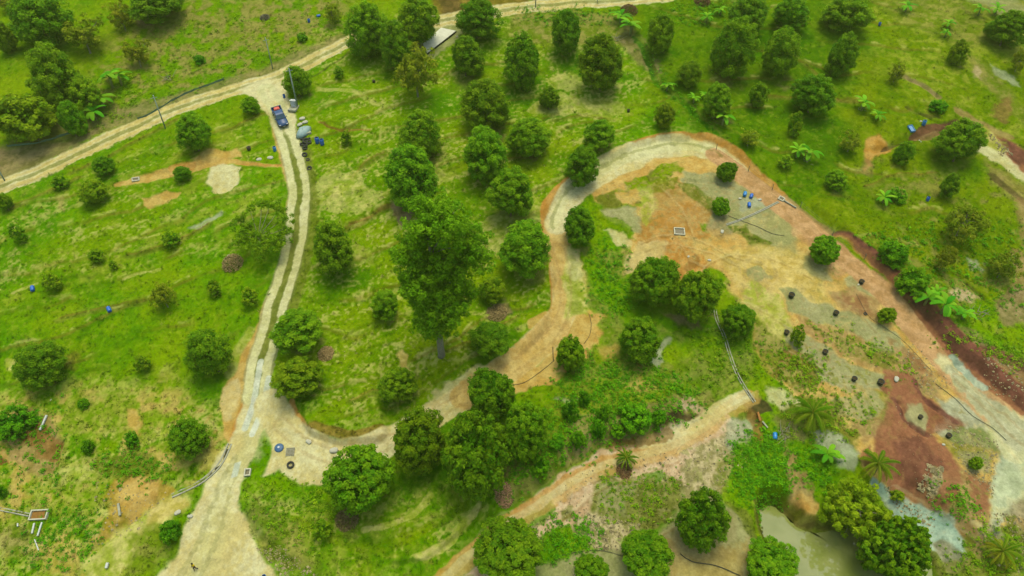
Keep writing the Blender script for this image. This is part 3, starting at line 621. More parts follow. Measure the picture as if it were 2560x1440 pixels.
# narrow hand cut terraces following the slope
TERR = np.zeros(len(x))
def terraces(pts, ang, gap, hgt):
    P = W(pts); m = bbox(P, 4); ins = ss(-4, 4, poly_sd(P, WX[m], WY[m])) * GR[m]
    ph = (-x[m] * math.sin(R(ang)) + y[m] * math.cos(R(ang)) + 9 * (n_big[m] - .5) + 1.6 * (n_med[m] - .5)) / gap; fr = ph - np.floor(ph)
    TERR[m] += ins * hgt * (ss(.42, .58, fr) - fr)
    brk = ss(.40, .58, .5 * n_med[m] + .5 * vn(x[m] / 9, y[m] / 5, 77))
    apply(m, 'brown', np.exp(-((fr - .50) / .035) ** 2) * ins * brk * .42, .8); apply(m, 'deep', np.exp(-((fr - .42) / .06) ** 2) * ins * brk * .4, 1)  # brown and deep green lines paint shade below each step
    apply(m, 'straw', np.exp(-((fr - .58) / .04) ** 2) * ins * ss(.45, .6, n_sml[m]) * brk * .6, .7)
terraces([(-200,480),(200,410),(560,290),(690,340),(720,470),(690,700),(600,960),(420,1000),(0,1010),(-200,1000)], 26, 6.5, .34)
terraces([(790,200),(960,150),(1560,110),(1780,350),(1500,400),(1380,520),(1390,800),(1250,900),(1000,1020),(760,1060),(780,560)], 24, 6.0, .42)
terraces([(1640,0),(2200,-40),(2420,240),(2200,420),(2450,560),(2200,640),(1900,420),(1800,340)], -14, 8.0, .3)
# fine speckle of dry and dark tufts through all grass
apply(allm, 'drygrass', ss(.56, .74, n_fin * .55 + n_sml * .45) * .25 * GR, .9)
apply(allm, 'deep', ss(.58, .76, 1 - (n_fin * .5 + n_sml * .3 + n_med * .2)) * .22 * GR, 1)
for wl in [[(1600,700-90),(1660,590),(1740,600),(1820,640),(1900,660)],[(1610,630),(1680,610),(1760,630),(1840,665)],[(1650,470),(1700,520),(1730,590)],[(1760,680),(1830,640),(1930,650),(2030,700)],[(1860,760),(1920,790),(1990,850)],[(1700,610),(1720,650),(1760,670)],[(2100,760),(2160,800),(2190,830)],[(2240,1220),(2330,1280),(2430,1350)],[(1350,1260),(1480,1190),(1620,1140)],[(1360,1275),(1490,1208),(1630,1156)],[(1400,1300),(1520,1220),(1700,1150)],[(1640,1350),(1740,1290),(1800,1300)],[(1960,880),(2060,930),(2150,990)],[(2420,1090),(2470,1130),(2500,1200)]]:
    band(wl, 'brown', .2, .3, .2, .55); band(wl, 'sand', .22, .2, .2, .6, off=.3)
# roads
RD_TRACK = [(-80,492),(0,466),(100,430),(200,382),(300,335),(400,288),(500,252),(600,222),(680,200),(760,162),(840,122),(900,92),(960,76),(1030,64),(1100,54),(1140,45),(1280,23),(1400,10),(1560,0),(1680,-14)]
RD_MAIN = [(640,985),(655,900),(676,830),(694,760),(715,690),(732,620),(745,550),(748,480),(741,420),(725,360),(708,310),(690,262),(668,225)]
RD_LOOP = [(672,1010),(700,1060),(760,1110),(840,1138),(930,1128),(1010,1085),(1080,1042),(1160,997),(1250,940),(1330,882),(1392,822),(1412,760),(1412,690),(1395,620),(1392,560),(1420,500),(1480,450),(1560,400),(1640,377),(1720,368),(1790,388),(1850,432),(1925,495),(2000,553),(2062,606),(2130,660),(2200,724),(2262,790),(2302,833),(2350,887),(2405,945),(2460,1000),(2560,1095),(2700,1230)]
RD_LOW = [(1060,1480),(1150,1402),(1240,1330),(1330,1262),(1420,1205),(1510,1160),(1610,1130),(1700,1098),(1770,1050),(1830,1010),(1872,990)]
APRON = [(380,1480),(440,1380),(480,1300),(515,1220),(550,1150),(585,1085),(612,1010),(640,985),(690,975),(700,1010),(660,1060),(640,1100),(622,1150),(606,1200),(598,1270),(612,1330),(645,1380),(700,1480)]
TURN = [(672,990),(700,985),(722,1010),(745,1060),(790,1105),(850,1130),(960,1120),(960,1160),(880,1190),(830,1200),(770,1205),(700,1170),(665,1190),(680,1120),(665,1060)]
JUNC = [(600,225),(690,195),(715,215),(725,260),(745,300),(735,340),(690,330),(670,290),(640,250)]
ml = smooth_line(W(RD_MAIN), 1.5)
# orange cut banks beside the roads
band([(1030,1058),(1160,975),(1250,918),(1330,858),(1376,805),(1386,740),(1384,660),(1368,580),(1372,520),(1425,470),(1500,424),(1580,374),(1660,352),(1740,348),(1800,362),(1860,404),(1960,490)], 'orange', [1.4,1.4,1.2,1.2,1.0,1.2,1.6,2.2,2.2,1.8,1.8,1.6,1.4,1.2,.9], .95, .35, .2)
band([(1960,492),(2080,585)], 'mud', .9, .8, .3, .25)
band([(728,1000),(745,1050),(790,1098),(860,1122),(930,1114),(978,1100)], 'orange', [.5,.8,1.0,1.3,1.6,1.4], .95, .3, .12); band([(790,1092),(860,1110),(950,1100)], 'brown', 1.0, .7, .4, .3, .3, 1.0)
poly([(548,1010),(560,965),(590,930),(612,880),(640,830),(662,770),(690,700),(712,620),(722,540),(720,470),(708,410),(690,350),(680,320),(700,320),(722,400),(738,470),(738,560),(720,660),(690,760),(668,850),(648,930),(630,1000),(600,1060),(575,1110),(560,1060)], 'clay', .95, .5, .2, warp=.6)
poly([(548,1010),(560,965),(600,935),(600,990),(580,1040),(560,1050)], 'sand', .6, .6, .3, warp=.6)
band([(578,1100),(606,1020),(632,945),(655,850),(676,770),(704,680),(724,600),(732,540),(730,470),(716,410),(698,350)], 'orange', .55, .75, .25, .3)
# the surfaces themselves
band(RD_TRACK, 'sand', 3.4, .9, .6, .38, warp=.35); band(RD_TRACK, 'moss_and_shade', .7, .6, .3, .35, off=0, warp=.25); 
for o in (-1.15, 1.15): band(RD_TRACK, 'sand', .9, .95, .25, .15, off=o, warp=.2); 
for o in (-1.15, 1.15): band(RD_TRACK, 'straw2', .5, .6, .25, .3, off=o, warp=.2)
band(None, 'greygreen', 3.8, .8, .4, .3, warp=.25, P=ml); band([(768,380),(775,470),(778,560),(762,660),(742,740),(725,800)], 'moss_and_shade', 1.5, .8, .6, .35, .5)
poly(APRON, 'sand', 1, .5, .05, warp=.6); poly(TURN, 'sand', 1, .5, .05, warp=.5); poly(JUNC, 'sand', 1, .5, .08, warp=.6)
for o in (-1.0, 1.15): band(None, 'pale', 1.05, 1, .25, .08, off=o, warp=.2, P=ml)
band(None, 'moss_and_shade', .8, .85, .25, .3, off=.08, warp=.3, P=ml[:int(len(ml) * .72)])
band(None, 'moss_and_shade', .4, .55, .25, .5, off=.08, warp=.3, P=ml[int(len(ml) * .7):-6])
poly([(590,1130),(640,1000),(690,985),(715,1020),(740,1080),(700,1090),(650,1100),(600,1200),(560,1300),(520,1400),(480,1470),(440,1470),(500,1330)], 'pale', .55, 1.2, .25)
poly([(665,1020),(715,1030),(745,1075),(760,1110),(700,1090)], 'grey', .75, 1, .2)
poly([(560,1250),(600,1300),(650,1400),(680,1470),(500,1470)], 'sand', .5, 2, .3)
band([(430,1460),(500,1340),(545,1230),(585,1140)], 'greygreen', .5, .45, .3, .5); band([(480,1470),(530,1360),(570,1250),(592,1180)], 'greygreen', .35, .4, .25, .6)
band([(652,905),(642,960),(634,1010),(612,1070)], 'concrete', .7, 1, .15, .1, warp=.08); band([(672,945),(664,990),(650,1040),(630,1085)], 'concrete', .7, 1, .15, .1, warp=.08)
poly([(587,1158),(601,1155),(592,1190),(578,1196)], 'concrete', 1, .15, .02, warp=.1)
band(RD_LOOP[:15], 'sand', 3.6, .9, .5, .12, warp=.3); band(RD_LOOP[7:16], 'clay', 3.6, .8, .6, .25, warp=.3)
poly([(1415,600),(1450,625),(1468,720),(1465,790),(1420,800),(1412,700)], 'straw', .9, .6, .15); poly([(1420,620),(1455,650),(1465,720),(1460,790),(1425,790)], 'olive', .6, .8, .5)
poly([(1405,600),(1450,620),(1465,700),(1440,700),(1415,680)], 'sand', .5, .8, .4)
band(RD_LOOP[14:22], 'sand', [3.4,3.6,4.4,4.6,4.6,4,3.6], 1, .6, .22, warp=.4); band(RD_LOOP[14:22], 'pale', [1.2,2.0,2.4,2.4,1.6], .75, .5, .3, off=.5, warp=.3)
poly([(1700,395),(1780,400),(1830,430),(1800,430),(1730,425),(1700,410)], 'clay', .9, .6, .1)
poly([(1560,440),(1620,405),(1700,392),(1700,405),(1630,425),(1570,460),(1530,480)], 'clay', .9, .6, .15)
band(RD_LOOP[20:], 'tan', [3.2,3.4,3.6,3.8,3.6,3.6,4.2,5.0,5.5,6], 1, .6, .2, warp=.4)
FOOT = [(2100,600),(2153,641),(2220,702),(2270,754),(2297,786),(2327,821),(2377,879),(2420,916),(2470,958),(2560,1035),(2620,1085)]
band(FOOT, 'orange', [.4,1.3,1.8,2.0,2.2,2.2,2.2,2.0,1.6], .8, .35, .2, off=.9); band(FOOT, 'red', [.2,1.2,2.2,2.8,3.0,3.0,2.8,2.4,2.0], .95, .35, .2, off=1.1); band(FOOT, 'maroon', [.1,.6,1.2,1.8,2.0,2.0,1.8,1.6,1.4], .85, .35, .25, off=1.4)
band([(2360,903),(2400,945),(2440,985),(2520,1060),(2700,1220)], 'pale', [1.5,3,5,6,7], .8, 1.1, .35); band([(2385,930),(2440,985),(2520,1060),(2700,1220)], 'grey', [1.5,3.5,5,6], .6, 1.0, .3); band([(2400,945),(2470,1010),(2560,1095)], 'mud', .35, .35, .2, .45, off=.9); band([(2400,945),(2470,1010),(2560,1095)], 'mud', .35, .35, .2, .45, off=-.9); band([(2385,893),(2420,925),(2462,965)], 'blue', .8, .8, .3, .35)
poly([(2450,1060),(2560,1120),(2640,1180),(2640,1260),(2560,1230),(2500,1300),(2470,1300),(2490,1200),(2510,1130)], 'pale', .7, 1, .3); poly([(2490,1130),(2560,1150),(2540,1250),(2480,1290)], 'blue', .4, 1, .35)
for o in (-.9, .8): band(RD_LOOP[1:14], 'mud', .3, .3, .2, .5, off=o, warp=.2)
band(RD_LOOP[14:21], 'moss_and_shade', .5, .4, .25, .55, off=.9, warp=.4)
for o in (-.8, .9): band(RD_LOOP[21:28], 'mud', .35, .25, .2, .5, off=o, warp=.2)
band(RD_LOW, 'clay', 2.0, .6, .6, .3, off=-.4, warp=.3); band(RD_LOW, 'orange', .5, .5, .3, .35, off=.5, warp=.3); band(RD_LOW, 'sand', .8, .5, .3, .3, off=-.3, warp=.3); band([(1600,1110),(1680,1092),(1735,1062),(1790,1018),(1865,988)], 'sand', 1.2, .8, .4, .2)
band([(1530,1120),(1600,1106),(1680,1090)], 'brown', 1.0, .7, .4, .3)

PC_Z = Z + (0.16 * (n_sml - .5) + .10 * (n_fin - .5)) * (0.35 + 0.65 * GR) + 0.06 * GR + TERR

# ---- objects made from faces of the sheet
def make_mat(name, rough=.9, spec=.2):
    m = bpy.data.materials.new(name); m.use_nodes = True; b = m.node_tree.nodes["Principled BSDF"]
    b.inputs["Roughness"].default_value = rough; b.inputs["Specular IOR Level"].default_value = spec; return m, m.node_tree, b
gm, gt, gb = make_mat("ground_earth_and_grass", 1.0, .0)
at_ = gt.nodes.new("ShaderNodeAttribute"); at_.attribute_name = "Col"
tc = gt.nodes.new("ShaderNodeTexCoord")
n1 = gt.nodes.new("ShaderNodeTexNoise"); n1.inputs["Scale"].default_value = 3.2; n1.inputs["Detail"].default_value = 5; n1.inputs["Roughness"].default_value = .7
n2 = gt.nodes.new("ShaderNodeTexNoise"); n2.inputs["Scale"].default_value = .9; n2.inputs["Detail"].default_value = 4
mr = gt.nodes.new("ShaderNodeMapRange"); mr.inputs[1].default_value = .3; mr.inputs[2].default_value = .7; mr.inputs[3].default_value = .80; mr.inputs[4].default_value = 1.20
mr2 = gt.nodes.new("ShaderNodeMapRange"); mr2.inputs[1].default_value = .3; mr2.inputs[2].default_value = .7; mr2.inputs[3].default_value = .86; mr2.inputs[4].default_value = 1.14
mu = gt.nodes.new("ShaderNodeMath"); mu.operation = 'MULTIPLY'
vm = gt.nodes.new("ShaderNodeVectorMath"); vm.operation = 'SCALE'
bp = gt.nodes.new("ShaderNodeBump"); bp.inputs["Strength"].default_value = .5; bp.inputs["Distance"].default_value = .12
L = gt.links.new
L(tc.outputs["Object"], n1.inputs["Vector"]); L(tc.outputs["Object"], n2.inputs["Vector"])
L(n1.outputs[0], mr.inputs[0]); L(n2.outputs[0], mr2.inputs[0]); L(mr.outputs[0], mu.inputs[0]); L(mr2.outputs[0], mu.inputs[1])
L(at_.outputs["Color"], vm.inputs[0]); L(mu.outputs[0], vm.inputs["Scale"]); L(vm.outputs[0], gb.inputs["Base Color"])
L(n1.outputs[0], bp.inputs["Height"]); L(bp.outputs[0], gb.inputs["Normal"])

def mesh_np(name, V, Fq, cols=None, mat=None, domain='POINT', smooth=True):
    me = bpy.data.meshes.new(name); V = np.asarray(V, np.float32); Fq = np.asarray(Fq, np.int32); k = Fq.shape[1]
    me.vertices.add(len(V)); me.vertices.foreach_set("co", V.ravel())
    me.loops.add(Fq.size); me.loops.foreach_set("vertex_index", Fq.ravel())
    me.polygons.add(len(Fq)); me.polygons.foreach_set("loop_start", np.arange(len(Fq), dtype=np.int32) * k)
    me.polygons.foreach_set("use_smooth", np.full(len(Fq), smooth))
    me.update(calc_edges=True)
    if cols is not None:
        a = me.color_attributes.new("Col", 'FLOAT_COLOR', 'POINT') if domain == 'POINT' else me.attributes.new("Col", 'FLOAT_COLOR', 'FACE')
        c4 = np.ones((len(cols), 4), np.float32); c4[:, :3] = cols; a.data.foreach_set("color", c4.ravel())
    if mat: me.materials.append(mat)
    return me
def link(name, me, parent=None):
    o = bpy.data.objects.new(name, me); col.objects.link(o)
    if parent is not None: o.parent = parent
    return o
idx = np.arange(NR * NC).reshape(NR, NC)
FQ = np.stack([idx[:-1, :-1], idx[:-1, 1:], idx[1:, 1:], idx[1:, :-1]], -1).reshape(-1, 4)
V = np.stack([x, y, PC_Z], -1)
o = link("ground", mesh_np("ground", V, FQ, C, gm)); o["kind"] = "structure"
def road_obj(name, mask):
    f = FQ[mask[FQ].all(1)]; uq, inv = np.unique(f, return_inverse=True)
    v = V[uq].copy(); v[:, 2] += 0.02
    o = link(name, mesh_np(name, v, inv.reshape(-1, 4), C[uq], gm)); o["kind"] = "structure"
def mband(P, wid, warp=.3):
    out = np.zeros(len(x), bool); m = bbox(P, wid + 2)
    d, s, a = line_dist(P, x[m] + warp * (WX[m] - x[m]), y[m] + warp * (WY[m] - y[m])); out[m] = d < wid / 2; return out
def mpoly(pts, warp=.6):
    P = W(pts); out = np.zeros(len(x), bool); m = bbox(P, 2)
    out[m] = poly_sd(P, x[m] + warp * (WX[m] - x[m]), y[m] + warp * (WY[m] - y[m])) > 0; return out
mk_main = mband(ml, 3.6) | mpoly(APRON) | mpoly(JUNC); mk_loop = (mband(smooth_line(W(RD_LOOP), 1.5), 3.6) | mpoly(TURN, .5)) & ~mk_main
mk_track = mband(smooth_line(W(RD_TRACK), 1.5), 3.4) & ~mk_main & ~mk_loop; mk_low = mband(smooth_line(W(RD_LOW), 1.5), 3.0)
road_obj("main_dirt_road", mk_main); road_obj("loop_dirt_road", mk_loop); road_obj("farm_track", mk_track); road_obj("lower_dirt_track", mk_low)

# pond water
wm, wt, wb = make_mat("murky_pond_water", .03, .6); wb.inputs["Base Color"].default_value = (*A(146,150,84), 1)
wn = wt.nodes.new("ShaderNodeTexNoise"); wn.inputs["Scale"].default_value = .35; wr = wt.nodes.new("ShaderNodeValToRGB")
wr.color_ramp.elements[0].position = .35; wr.color_ramp.elements[1].position = .65
wr.color_ramp.elements[0].color = (*A(128,142,62), 1); wr.color_ramp.elements[1].color = (*A(146,156,84), 1)
wc = wt.nodes.new("ShaderNodeTexCoord"); wt.links.new(wc.outputs["Object"], wn.inputs["Vector"]); wt.links.new(wn.outputs[0], wr.inputs[0]); wt.links.new(wr.outputs[0], wb.inputs["Base Color"])
wbn = wt.nodes.new("ShaderNodeTexNoise"); wbn.inputs["Scale"].default_value = 2.5; wbp = wt.nodes.new("ShaderNodeBump"); wbp.inputs["Strength"].default_value = .08; wbp.inputs["Distance"].default_value = .05
wt.links.new(wc.outputs["Object"], wbn.inputs["Vector"]); wt.links.new(wbn.outputs[0], wbp.inputs["Height"]); wt.links.new(wbp.outputs[0], wb.inputs["Normal"])
c = POND.mean(0); Pw = c + (POND - c) * 1.10
Pw = smooth_line(np.vstack([Pw, Pw[:1]]), .8)[:-1]
vv = [(p[0], p[1], ZP - .25) for p in Pw]; me = bpy.data.meshes.new("pond_water"); me.from_pydata([(c[0], c[1], ZP - .25)] + vv, [], [(0, i + 1, (i + 1) % len(vv) + 1) for i in range(len(vv))]); me.materials.append(wm)
o = link("pond_water", me); o["kind"] = "structure"

# ------------------------------------------------------------------ helpers for things
def pmat(name, c, rough=.6, spec=.4, var=.12, scale=6, metal=0, bump=0):
    m, t_, b = make_mat(name, rough, spec); b.inputs["Metallic"].default_value = metal
    tcn = t_.nodes.new("ShaderNodeTexCoord"); n = t_.nodes.new("ShaderNodeTexNoise"); n.inputs["Scale"].default_value = scale; n.inputs["Detail"].default_value = 4
    r = t_.nodes.new("ShaderNodeValToRGB"); ca_ = np.array(c)
    r.color_ramp.elements[0].position = .3; r.color_ramp.elements[1].position = .7
    r.color_ramp.elements[0].color = (*(ca_ * (1 - var)), 1); r.color_ramp.elements[1].color = (*np.minimum(ca_ * (1 + var), 1), 1)
    t_.links.new(tcn.outputs["Object"], n.inputs["Vector"]); t_.links.new(n.outputs[0], r.inputs[0]); t_.links.new(r.outputs[0], b.inputs["Base Color"])
    if bump:
        bb = t_.nodes.new("ShaderNodeBump"); bb.inputs["Strength"].default_value = bump; bb.inputs["Distance"].default_value = .02
        t_.links.new(n.outputs[0], bb.inputs["Height"]); t_.links.new(bb.outputs[0], b.inputs["Normal"])
    return m
def leafmat(name, trans=.4):
    m, t_, b = make_mat(name, .7, .06); a = t_.nodes.new("ShaderNodeAttribute"); a.attribute_name = "Col"
    oi = t_.nodes.new("ShaderNodeObjectInfo"); hs = t_.nodes.new("ShaderNodeHueSaturation")
    r1 = t_.nodes.new("ShaderNodeMapRange"); r1.inputs[3].default_value = .487; r1.inputs[4].default_value = .513
    r2 = t_.nodes.new("ShaderNodeMapRange"); r2.inputs[3].default_value = .84; r2.inputs[4].default_value = 1.16
    mo = t_.nodes.new("ShaderNodeMath"); mo.operation = 'FRACT'; mm = t_.nodes.new("ShaderNodeMath"); mm.operation = 'MULTIPLY'; mm.inputs[1].default_value = 7.31
    l = t_.links.new; l(oi.outputs["Random"], r1.inputs[0]); l(oi.outputs["Random"], mm.inputs[0]); l(mm.outputs[0], mo.inputs[0]); l(mo.outputs[0], r2.inputs[0])
    l(r1.outputs[0], hs.inputs["Hue"]); l(r2.outputs[0], hs.inputs["Value"]); l(a.outputs["Color"], hs.inputs["Color"]); l(hs.outputs[0], b.inputs["Base Color"])
    tb = t_.nodes.new("ShaderNodeBsdfTranslucent"); mx = t_.nodes.new("ShaderNodeMixShader"); mx.inputs[0].default_value = trans
    out = t_.nodes["Material Output"]; l(hs.outputs[0], tb.inputs[0]); l(b.outputs[0], mx.inputs[1]); l(tb.outputs[0], mx.inputs[2]); l(mx.outputs[0], out.inputs[0])
    return m
LEAF = leafmat("leaf_foliage"); BARK = pmat("bark", A(120,112,88), .9, .1, .3, 5, bump=.5); PALEBARK = pmat("pale_bark", A(150,148,116), .85, .1, .2, 4)
LABELS = set()
def tag(o, label, cat, group=None):
    o["label"] = label; o["category"] = cat
    if group: o["group"] = group
    assert label not in LABELS or label in SHARED, label
    LABELS.add(label); return o
SHARED = set()
def empty(name, loc, rz=0, M=None):
    o = bpy.data.objects.new(name, None); o.empty_display_size = .3; col.objects.link(o)
    if M is not None: o.matrix_world = M
    else: o.location = loc; o.rotation_euler = (0, 0, rz)
    return o
class MB:
    def __init__(s): s.v = []; s.f = []
    def add(s, v, f):
        n = len(s.v); s.v += [tuple(p) for p in v]; s.f += [tuple(i + n for i in q) for q in f]; return s
    def box(s, c, d, rz=0, rx=0):
        M_ = Matrix.Translation(c) @ Matrix.Rotation(rz, 4, 'Z') @ Matrix.Rotation(rx, 4, 'X')
        b = min(d) * .12; out = []
        hx, hy, hz = d[0] / 2, d[1] / 2, d[2] / 2
        ring = [(-hx + b, -hy), (hx - b, -hy), (hx, -hy + b), (hx, hy - b), (hx - b, hy), (-hx + b, hy), (-hx, hy - b), (-hx, -hy + b)]
        ins = [(a * (1 - b / max(hx, .001)), q * (1 - b / max(hy, .001))) for a, q in ring]
        lv = [(ins, -hz), (ring, -hz + b), (ring, hz - b), (ins, hz)]
        for rg, z in lv: out += [M_ @ Vector((a, q, z)) for a, q in rg]
        f = [tuple(range(7, -1, -1)), tuple(range(24, 32))]
        for k in range(3):
            for i in range(8): f.append((k * 8 + i, k * 8 + (i + 1) % 8, k * 8 + 8 + (i + 1) % 8, k * 8 + 8 + i))
        return s.add(out, f)
    def rings(s, rs, cap=True):                          # list of equal-length rings
        n = len(rs[0]); v = [p for r_ in rs for p in r_]; f = []
        for k in range(len(rs) - 1):
            for i in range(n): f.append((k * n + i, k * n + (i + 1) % n, (k + 1) * n + (i + 1) % n, (k + 1) * n + i))
        if cap: f += [tuple(range(n - 1, -1, -1)), tuple(range((len(rs) - 1) * n, len(rs) * n))]
        return s.add(v, f)
    def tube(s, P, r, n=8, cap=True):
        P = [Vector(p) for p in P]; rs = []
        for i, p in enumerate(P):
            d = (P[min(i + 1, len(P) - 1)] - P[max(i - 1, 0)]).normalized(); a = d.orthogonal().normalized() if abs(d.z) > .95 else d.cross(Vector((0, 0, 1))).normalized(); b = d.cross(a)
            rr = r[i] if np.ndim(r) else r
            rs.append([p + (a * math.cos(2 * math.pi * k / n) + b * math.sin(2 * math.pi * k / n)) * rr for k in range(n)])
        return s.rings(rs, cap)
    def lathe(s, prof, n=20, c=(0, 0, 0)):
        rs = [[(c[0] + r_ * math.cos(2 * math.pi * k / n), c[1] + r_ * math.sin(2 * math.pi * k / n), c[2] + z) for k in range(n)] for r_, z in prof]
        return s.rings(rs)
    def build(s, name, mat, parent=None, smooth=False):
        me = bpy.data.meshes.new(name); me.from_pydata([tuple(p) for p in s.v], [], s.f); me.materials.append(mat)
        if smooth: me.polygons.foreach_set("use_smooth", [True] * len(me.polygons))
        me.update(); return link(name, me, parent)
def copy_thing(root, name, loc, rz=0, M=None, scale=None):
    r_ = root.copy(); col.objects.link(r_)
    for k in list(r_.keys()): del r_[k]
    if M is not None: r_.matrix_world = M
    else: r_.location = loc; r_.rotation_euler = (0, 0, rz)
    if scale: r_.scale = scale
    for ch in root.children:
        c_ = ch.copy(); col.objects.link(c_); c_.parent = r_
        for g_ in ch.children: d_ = g_.copy(); col.objects.link(d_); d_.parent = c_
    return r_
def ground_M(px, py, yaw, h=0.0, tilt=1.0):             # frame standing on the slope
    p = at(px, py, 0); e = .6
    n = Vector((-(gz(p.x + e, p.y) - gz(p.x - e, p.y)) / (2 * e) * tilt, -(gz(p.x, p.y + e) - gz(p.x, p.y - e)) / (2 * e) * tilt, 1)).normalized()
    f = Vector((math.cos(yaw), math.sin(yaw), 0)); f = (f - n * f.dot(n)).normalized(); l_ = n.cross(f)
    M_ = Matrix((f, l_, n)).transposed().to_4x4(); M_.translation = p + n * h; return M_
def yaw_px(a, b): p, q = at(*a), at(*b); return math.atan2(q.y - p.y, q.x - p.x)

# ------------------------------------------------------------------ foliage
def leaves(pos, nrm, size, colr, r_, elong=1.5):
    n = len(pos); t_ = r_.normal(size=(n, 3)); t_ -= (t_ * nrm).sum(1, keepdims=True) * nrm; t_ /= np.linalg.norm(t_, axis=1, keepdims=True) + 1e-9
    b = np.cross(nrm, t_); s = size[:, None]
    v = np.stack([pos - t_ * s * elong * .5, pos + b * s * .42, pos + t_ * s * elong * .5, pos - b * s * .42], 1).reshape(-1, 3)
    return v, np.arange(4 * n).reshape(n, 4), colr
def unit(a): return a / (np.linalg.norm(a, axis=1, keepdims=True) + 1e-9)
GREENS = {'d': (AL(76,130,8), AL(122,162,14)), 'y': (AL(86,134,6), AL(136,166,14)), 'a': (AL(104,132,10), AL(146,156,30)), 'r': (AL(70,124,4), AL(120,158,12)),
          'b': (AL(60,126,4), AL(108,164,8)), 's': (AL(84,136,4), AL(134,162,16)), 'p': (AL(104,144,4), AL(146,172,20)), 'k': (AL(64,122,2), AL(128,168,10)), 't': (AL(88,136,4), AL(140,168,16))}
def crown_mesh(name, seed, kind, r, c, nclump, per, ls, fill=.15, cr=(.16, .26), open_=0.0, prof='egg'):
    """crown centred on the origin, radius r, half height c (metres)"""
    q = np.random.default_rng(seed); g0, g1 = GREENS[kind]
    # big lobes
    nl = 9; lobd = unit(q.normal(size=(nl, 3))); lobh = q.uniform(-.36, .26, nl)
    t_ = q.uniform(-1, 1, nclump) ; th = q.uniform(0, 2 * math.pi, nclump)
    if prof == 'egg':
        rad = np.sqrt(np.clip(1 - np.abs(t_) ** 2.6, 0, 1)) * np.where(t_ > -.2, 1 - .46 * (np.maximum(t_ + .2, 0) / 1.2) ** 1.25, 1.0)
    elif prof == 'dome': rad = np.sqrt(np.clip(1 - np.abs(t_) ** 2.6, 0, 1))
    else: rad = np.sqrt(np.clip(1 - t_ ** 2, 0, 1))
    d = np.stack([rad * np.cos(th), rad * np.sin(th), t_], 1)
    dn = unit(d); lob = 1 + ((np.maximum(dn @ lobd.T, 0) ** 4) * lobh).sum(1)
    depth = q.uniform(.70, .95, nclump)
    if open_: depth = q.uniform(.35, .95, nclump)
    cen = d * (lob * depth)[:, None] * np.array([r, r, c])
    crr = q.uniform(cr[0], cr[1], nclump) * r
    ct = q.uniform(0, 1, nclump) ** 1.3
    n = nclump * per; ci = np.repeat(np.arange(nclump), per)
    dd = unit(dn[ci] * .55 + np.array([0, 0, .45]) + q.normal(size=(n, 3)) * .75)
    pos = cen[ci] + dd * (crr[ci] * q.uniform(.45, 1.05, n))[:, None] * np.array([1, 1, .8])
    nr = unit(dd + q.normal(size=(n, 3)) * .38 + np.array([0, 0, .45]))
    w_ = np.clip(ct[ci] * .7 + q.uniform(-.1, .45, n), 0, 1)[:, None]
    colr = (g0 * (1 - w_) + g1 * w_) * q.uniform(.82, 1.15, n)[:, None]
    sz = ls * q.uniform(.7, 1.3, n)
    nf = int(n * fill)
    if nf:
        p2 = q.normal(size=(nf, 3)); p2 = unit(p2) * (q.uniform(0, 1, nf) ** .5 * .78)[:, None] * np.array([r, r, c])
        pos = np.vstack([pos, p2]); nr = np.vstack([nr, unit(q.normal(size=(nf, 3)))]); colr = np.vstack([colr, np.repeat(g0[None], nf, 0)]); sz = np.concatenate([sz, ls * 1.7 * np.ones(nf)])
    vv, ff, cc = leaves(pos, nr, sz, colr, q)
    return mesh_np(name, vv, ff, cc, LEAF, 'FACE', False), cen
def trunk_mesh(cen, c, gap, r, mat, seed, tr_=.045, nl=7):
    q = random.Random(seed); mb = MB(); top = Vector((q.uniform(-.1, .1) * r, q.uniform(-.1, .1) * r, .35 * c)); b = Vector((0, 0, -c - gap - .4))
    rr = max(.05, r * tr_); P = [b.lerp(top, k / 5) + Vector((q.uniform(-.04, .04) * r, q.uniform(-.04, .04) * r, 0)) * (k > 0) for k in range(6)]
    mb.tube(P, [rr * (1.5 if k == 0 else 1 - .14 * k) for k in range(6)], 8)
    for k in range(nl):
        e = Vector(cen[q.randrange(len(cen))]); s_ = b.lerp(top, q.uniform(.35, .9)); m_ = s_.lerp(e, .5) + Vector((0, 0, .08 * c))
        mb.tube([s_, m_, e], [rr * .45, rr * .32, rr * .12], 5)
    me = bpy.data.meshes.new("trunk"); me.from_pydata([tuple(p) for p in mb.v], [], mb.f); me.materials.append(mat); return me
PROTO = {}
def protos(kind, specs):
    PROTO[kind] = []
    for i, sp in enumerate(specs):
        (seed, r, c, ncl, per, ls, kw) = sp; me, cen = crown_mesh("crown", seed, kind, r, c, ncl, per, ls, **kw)
        gap = .15 * r if kind != 'b' else -.25 * c
        tm = trunk_mesh(cen, c, gap, r, PALEBARK if kind in 'apt' else BARK, seed, nl=(16 if kind in 'apt' else 7)); PROTO[kind].append((r, c, gap, me, tm))
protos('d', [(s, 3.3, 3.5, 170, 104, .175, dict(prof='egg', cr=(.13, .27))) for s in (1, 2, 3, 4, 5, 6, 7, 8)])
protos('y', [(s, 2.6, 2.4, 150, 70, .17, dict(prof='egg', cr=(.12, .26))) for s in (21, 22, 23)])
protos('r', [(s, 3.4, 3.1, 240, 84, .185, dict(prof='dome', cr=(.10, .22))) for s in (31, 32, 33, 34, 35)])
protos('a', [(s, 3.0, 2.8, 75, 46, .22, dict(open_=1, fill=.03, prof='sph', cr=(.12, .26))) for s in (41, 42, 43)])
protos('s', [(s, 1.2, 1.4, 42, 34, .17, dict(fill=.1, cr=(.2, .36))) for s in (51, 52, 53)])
protos('b', [(s, 2.0, 1.5, 80, 50, .18, dict(prof='dome', cr=(.16, .3))) for s in (61, 62, 63)])
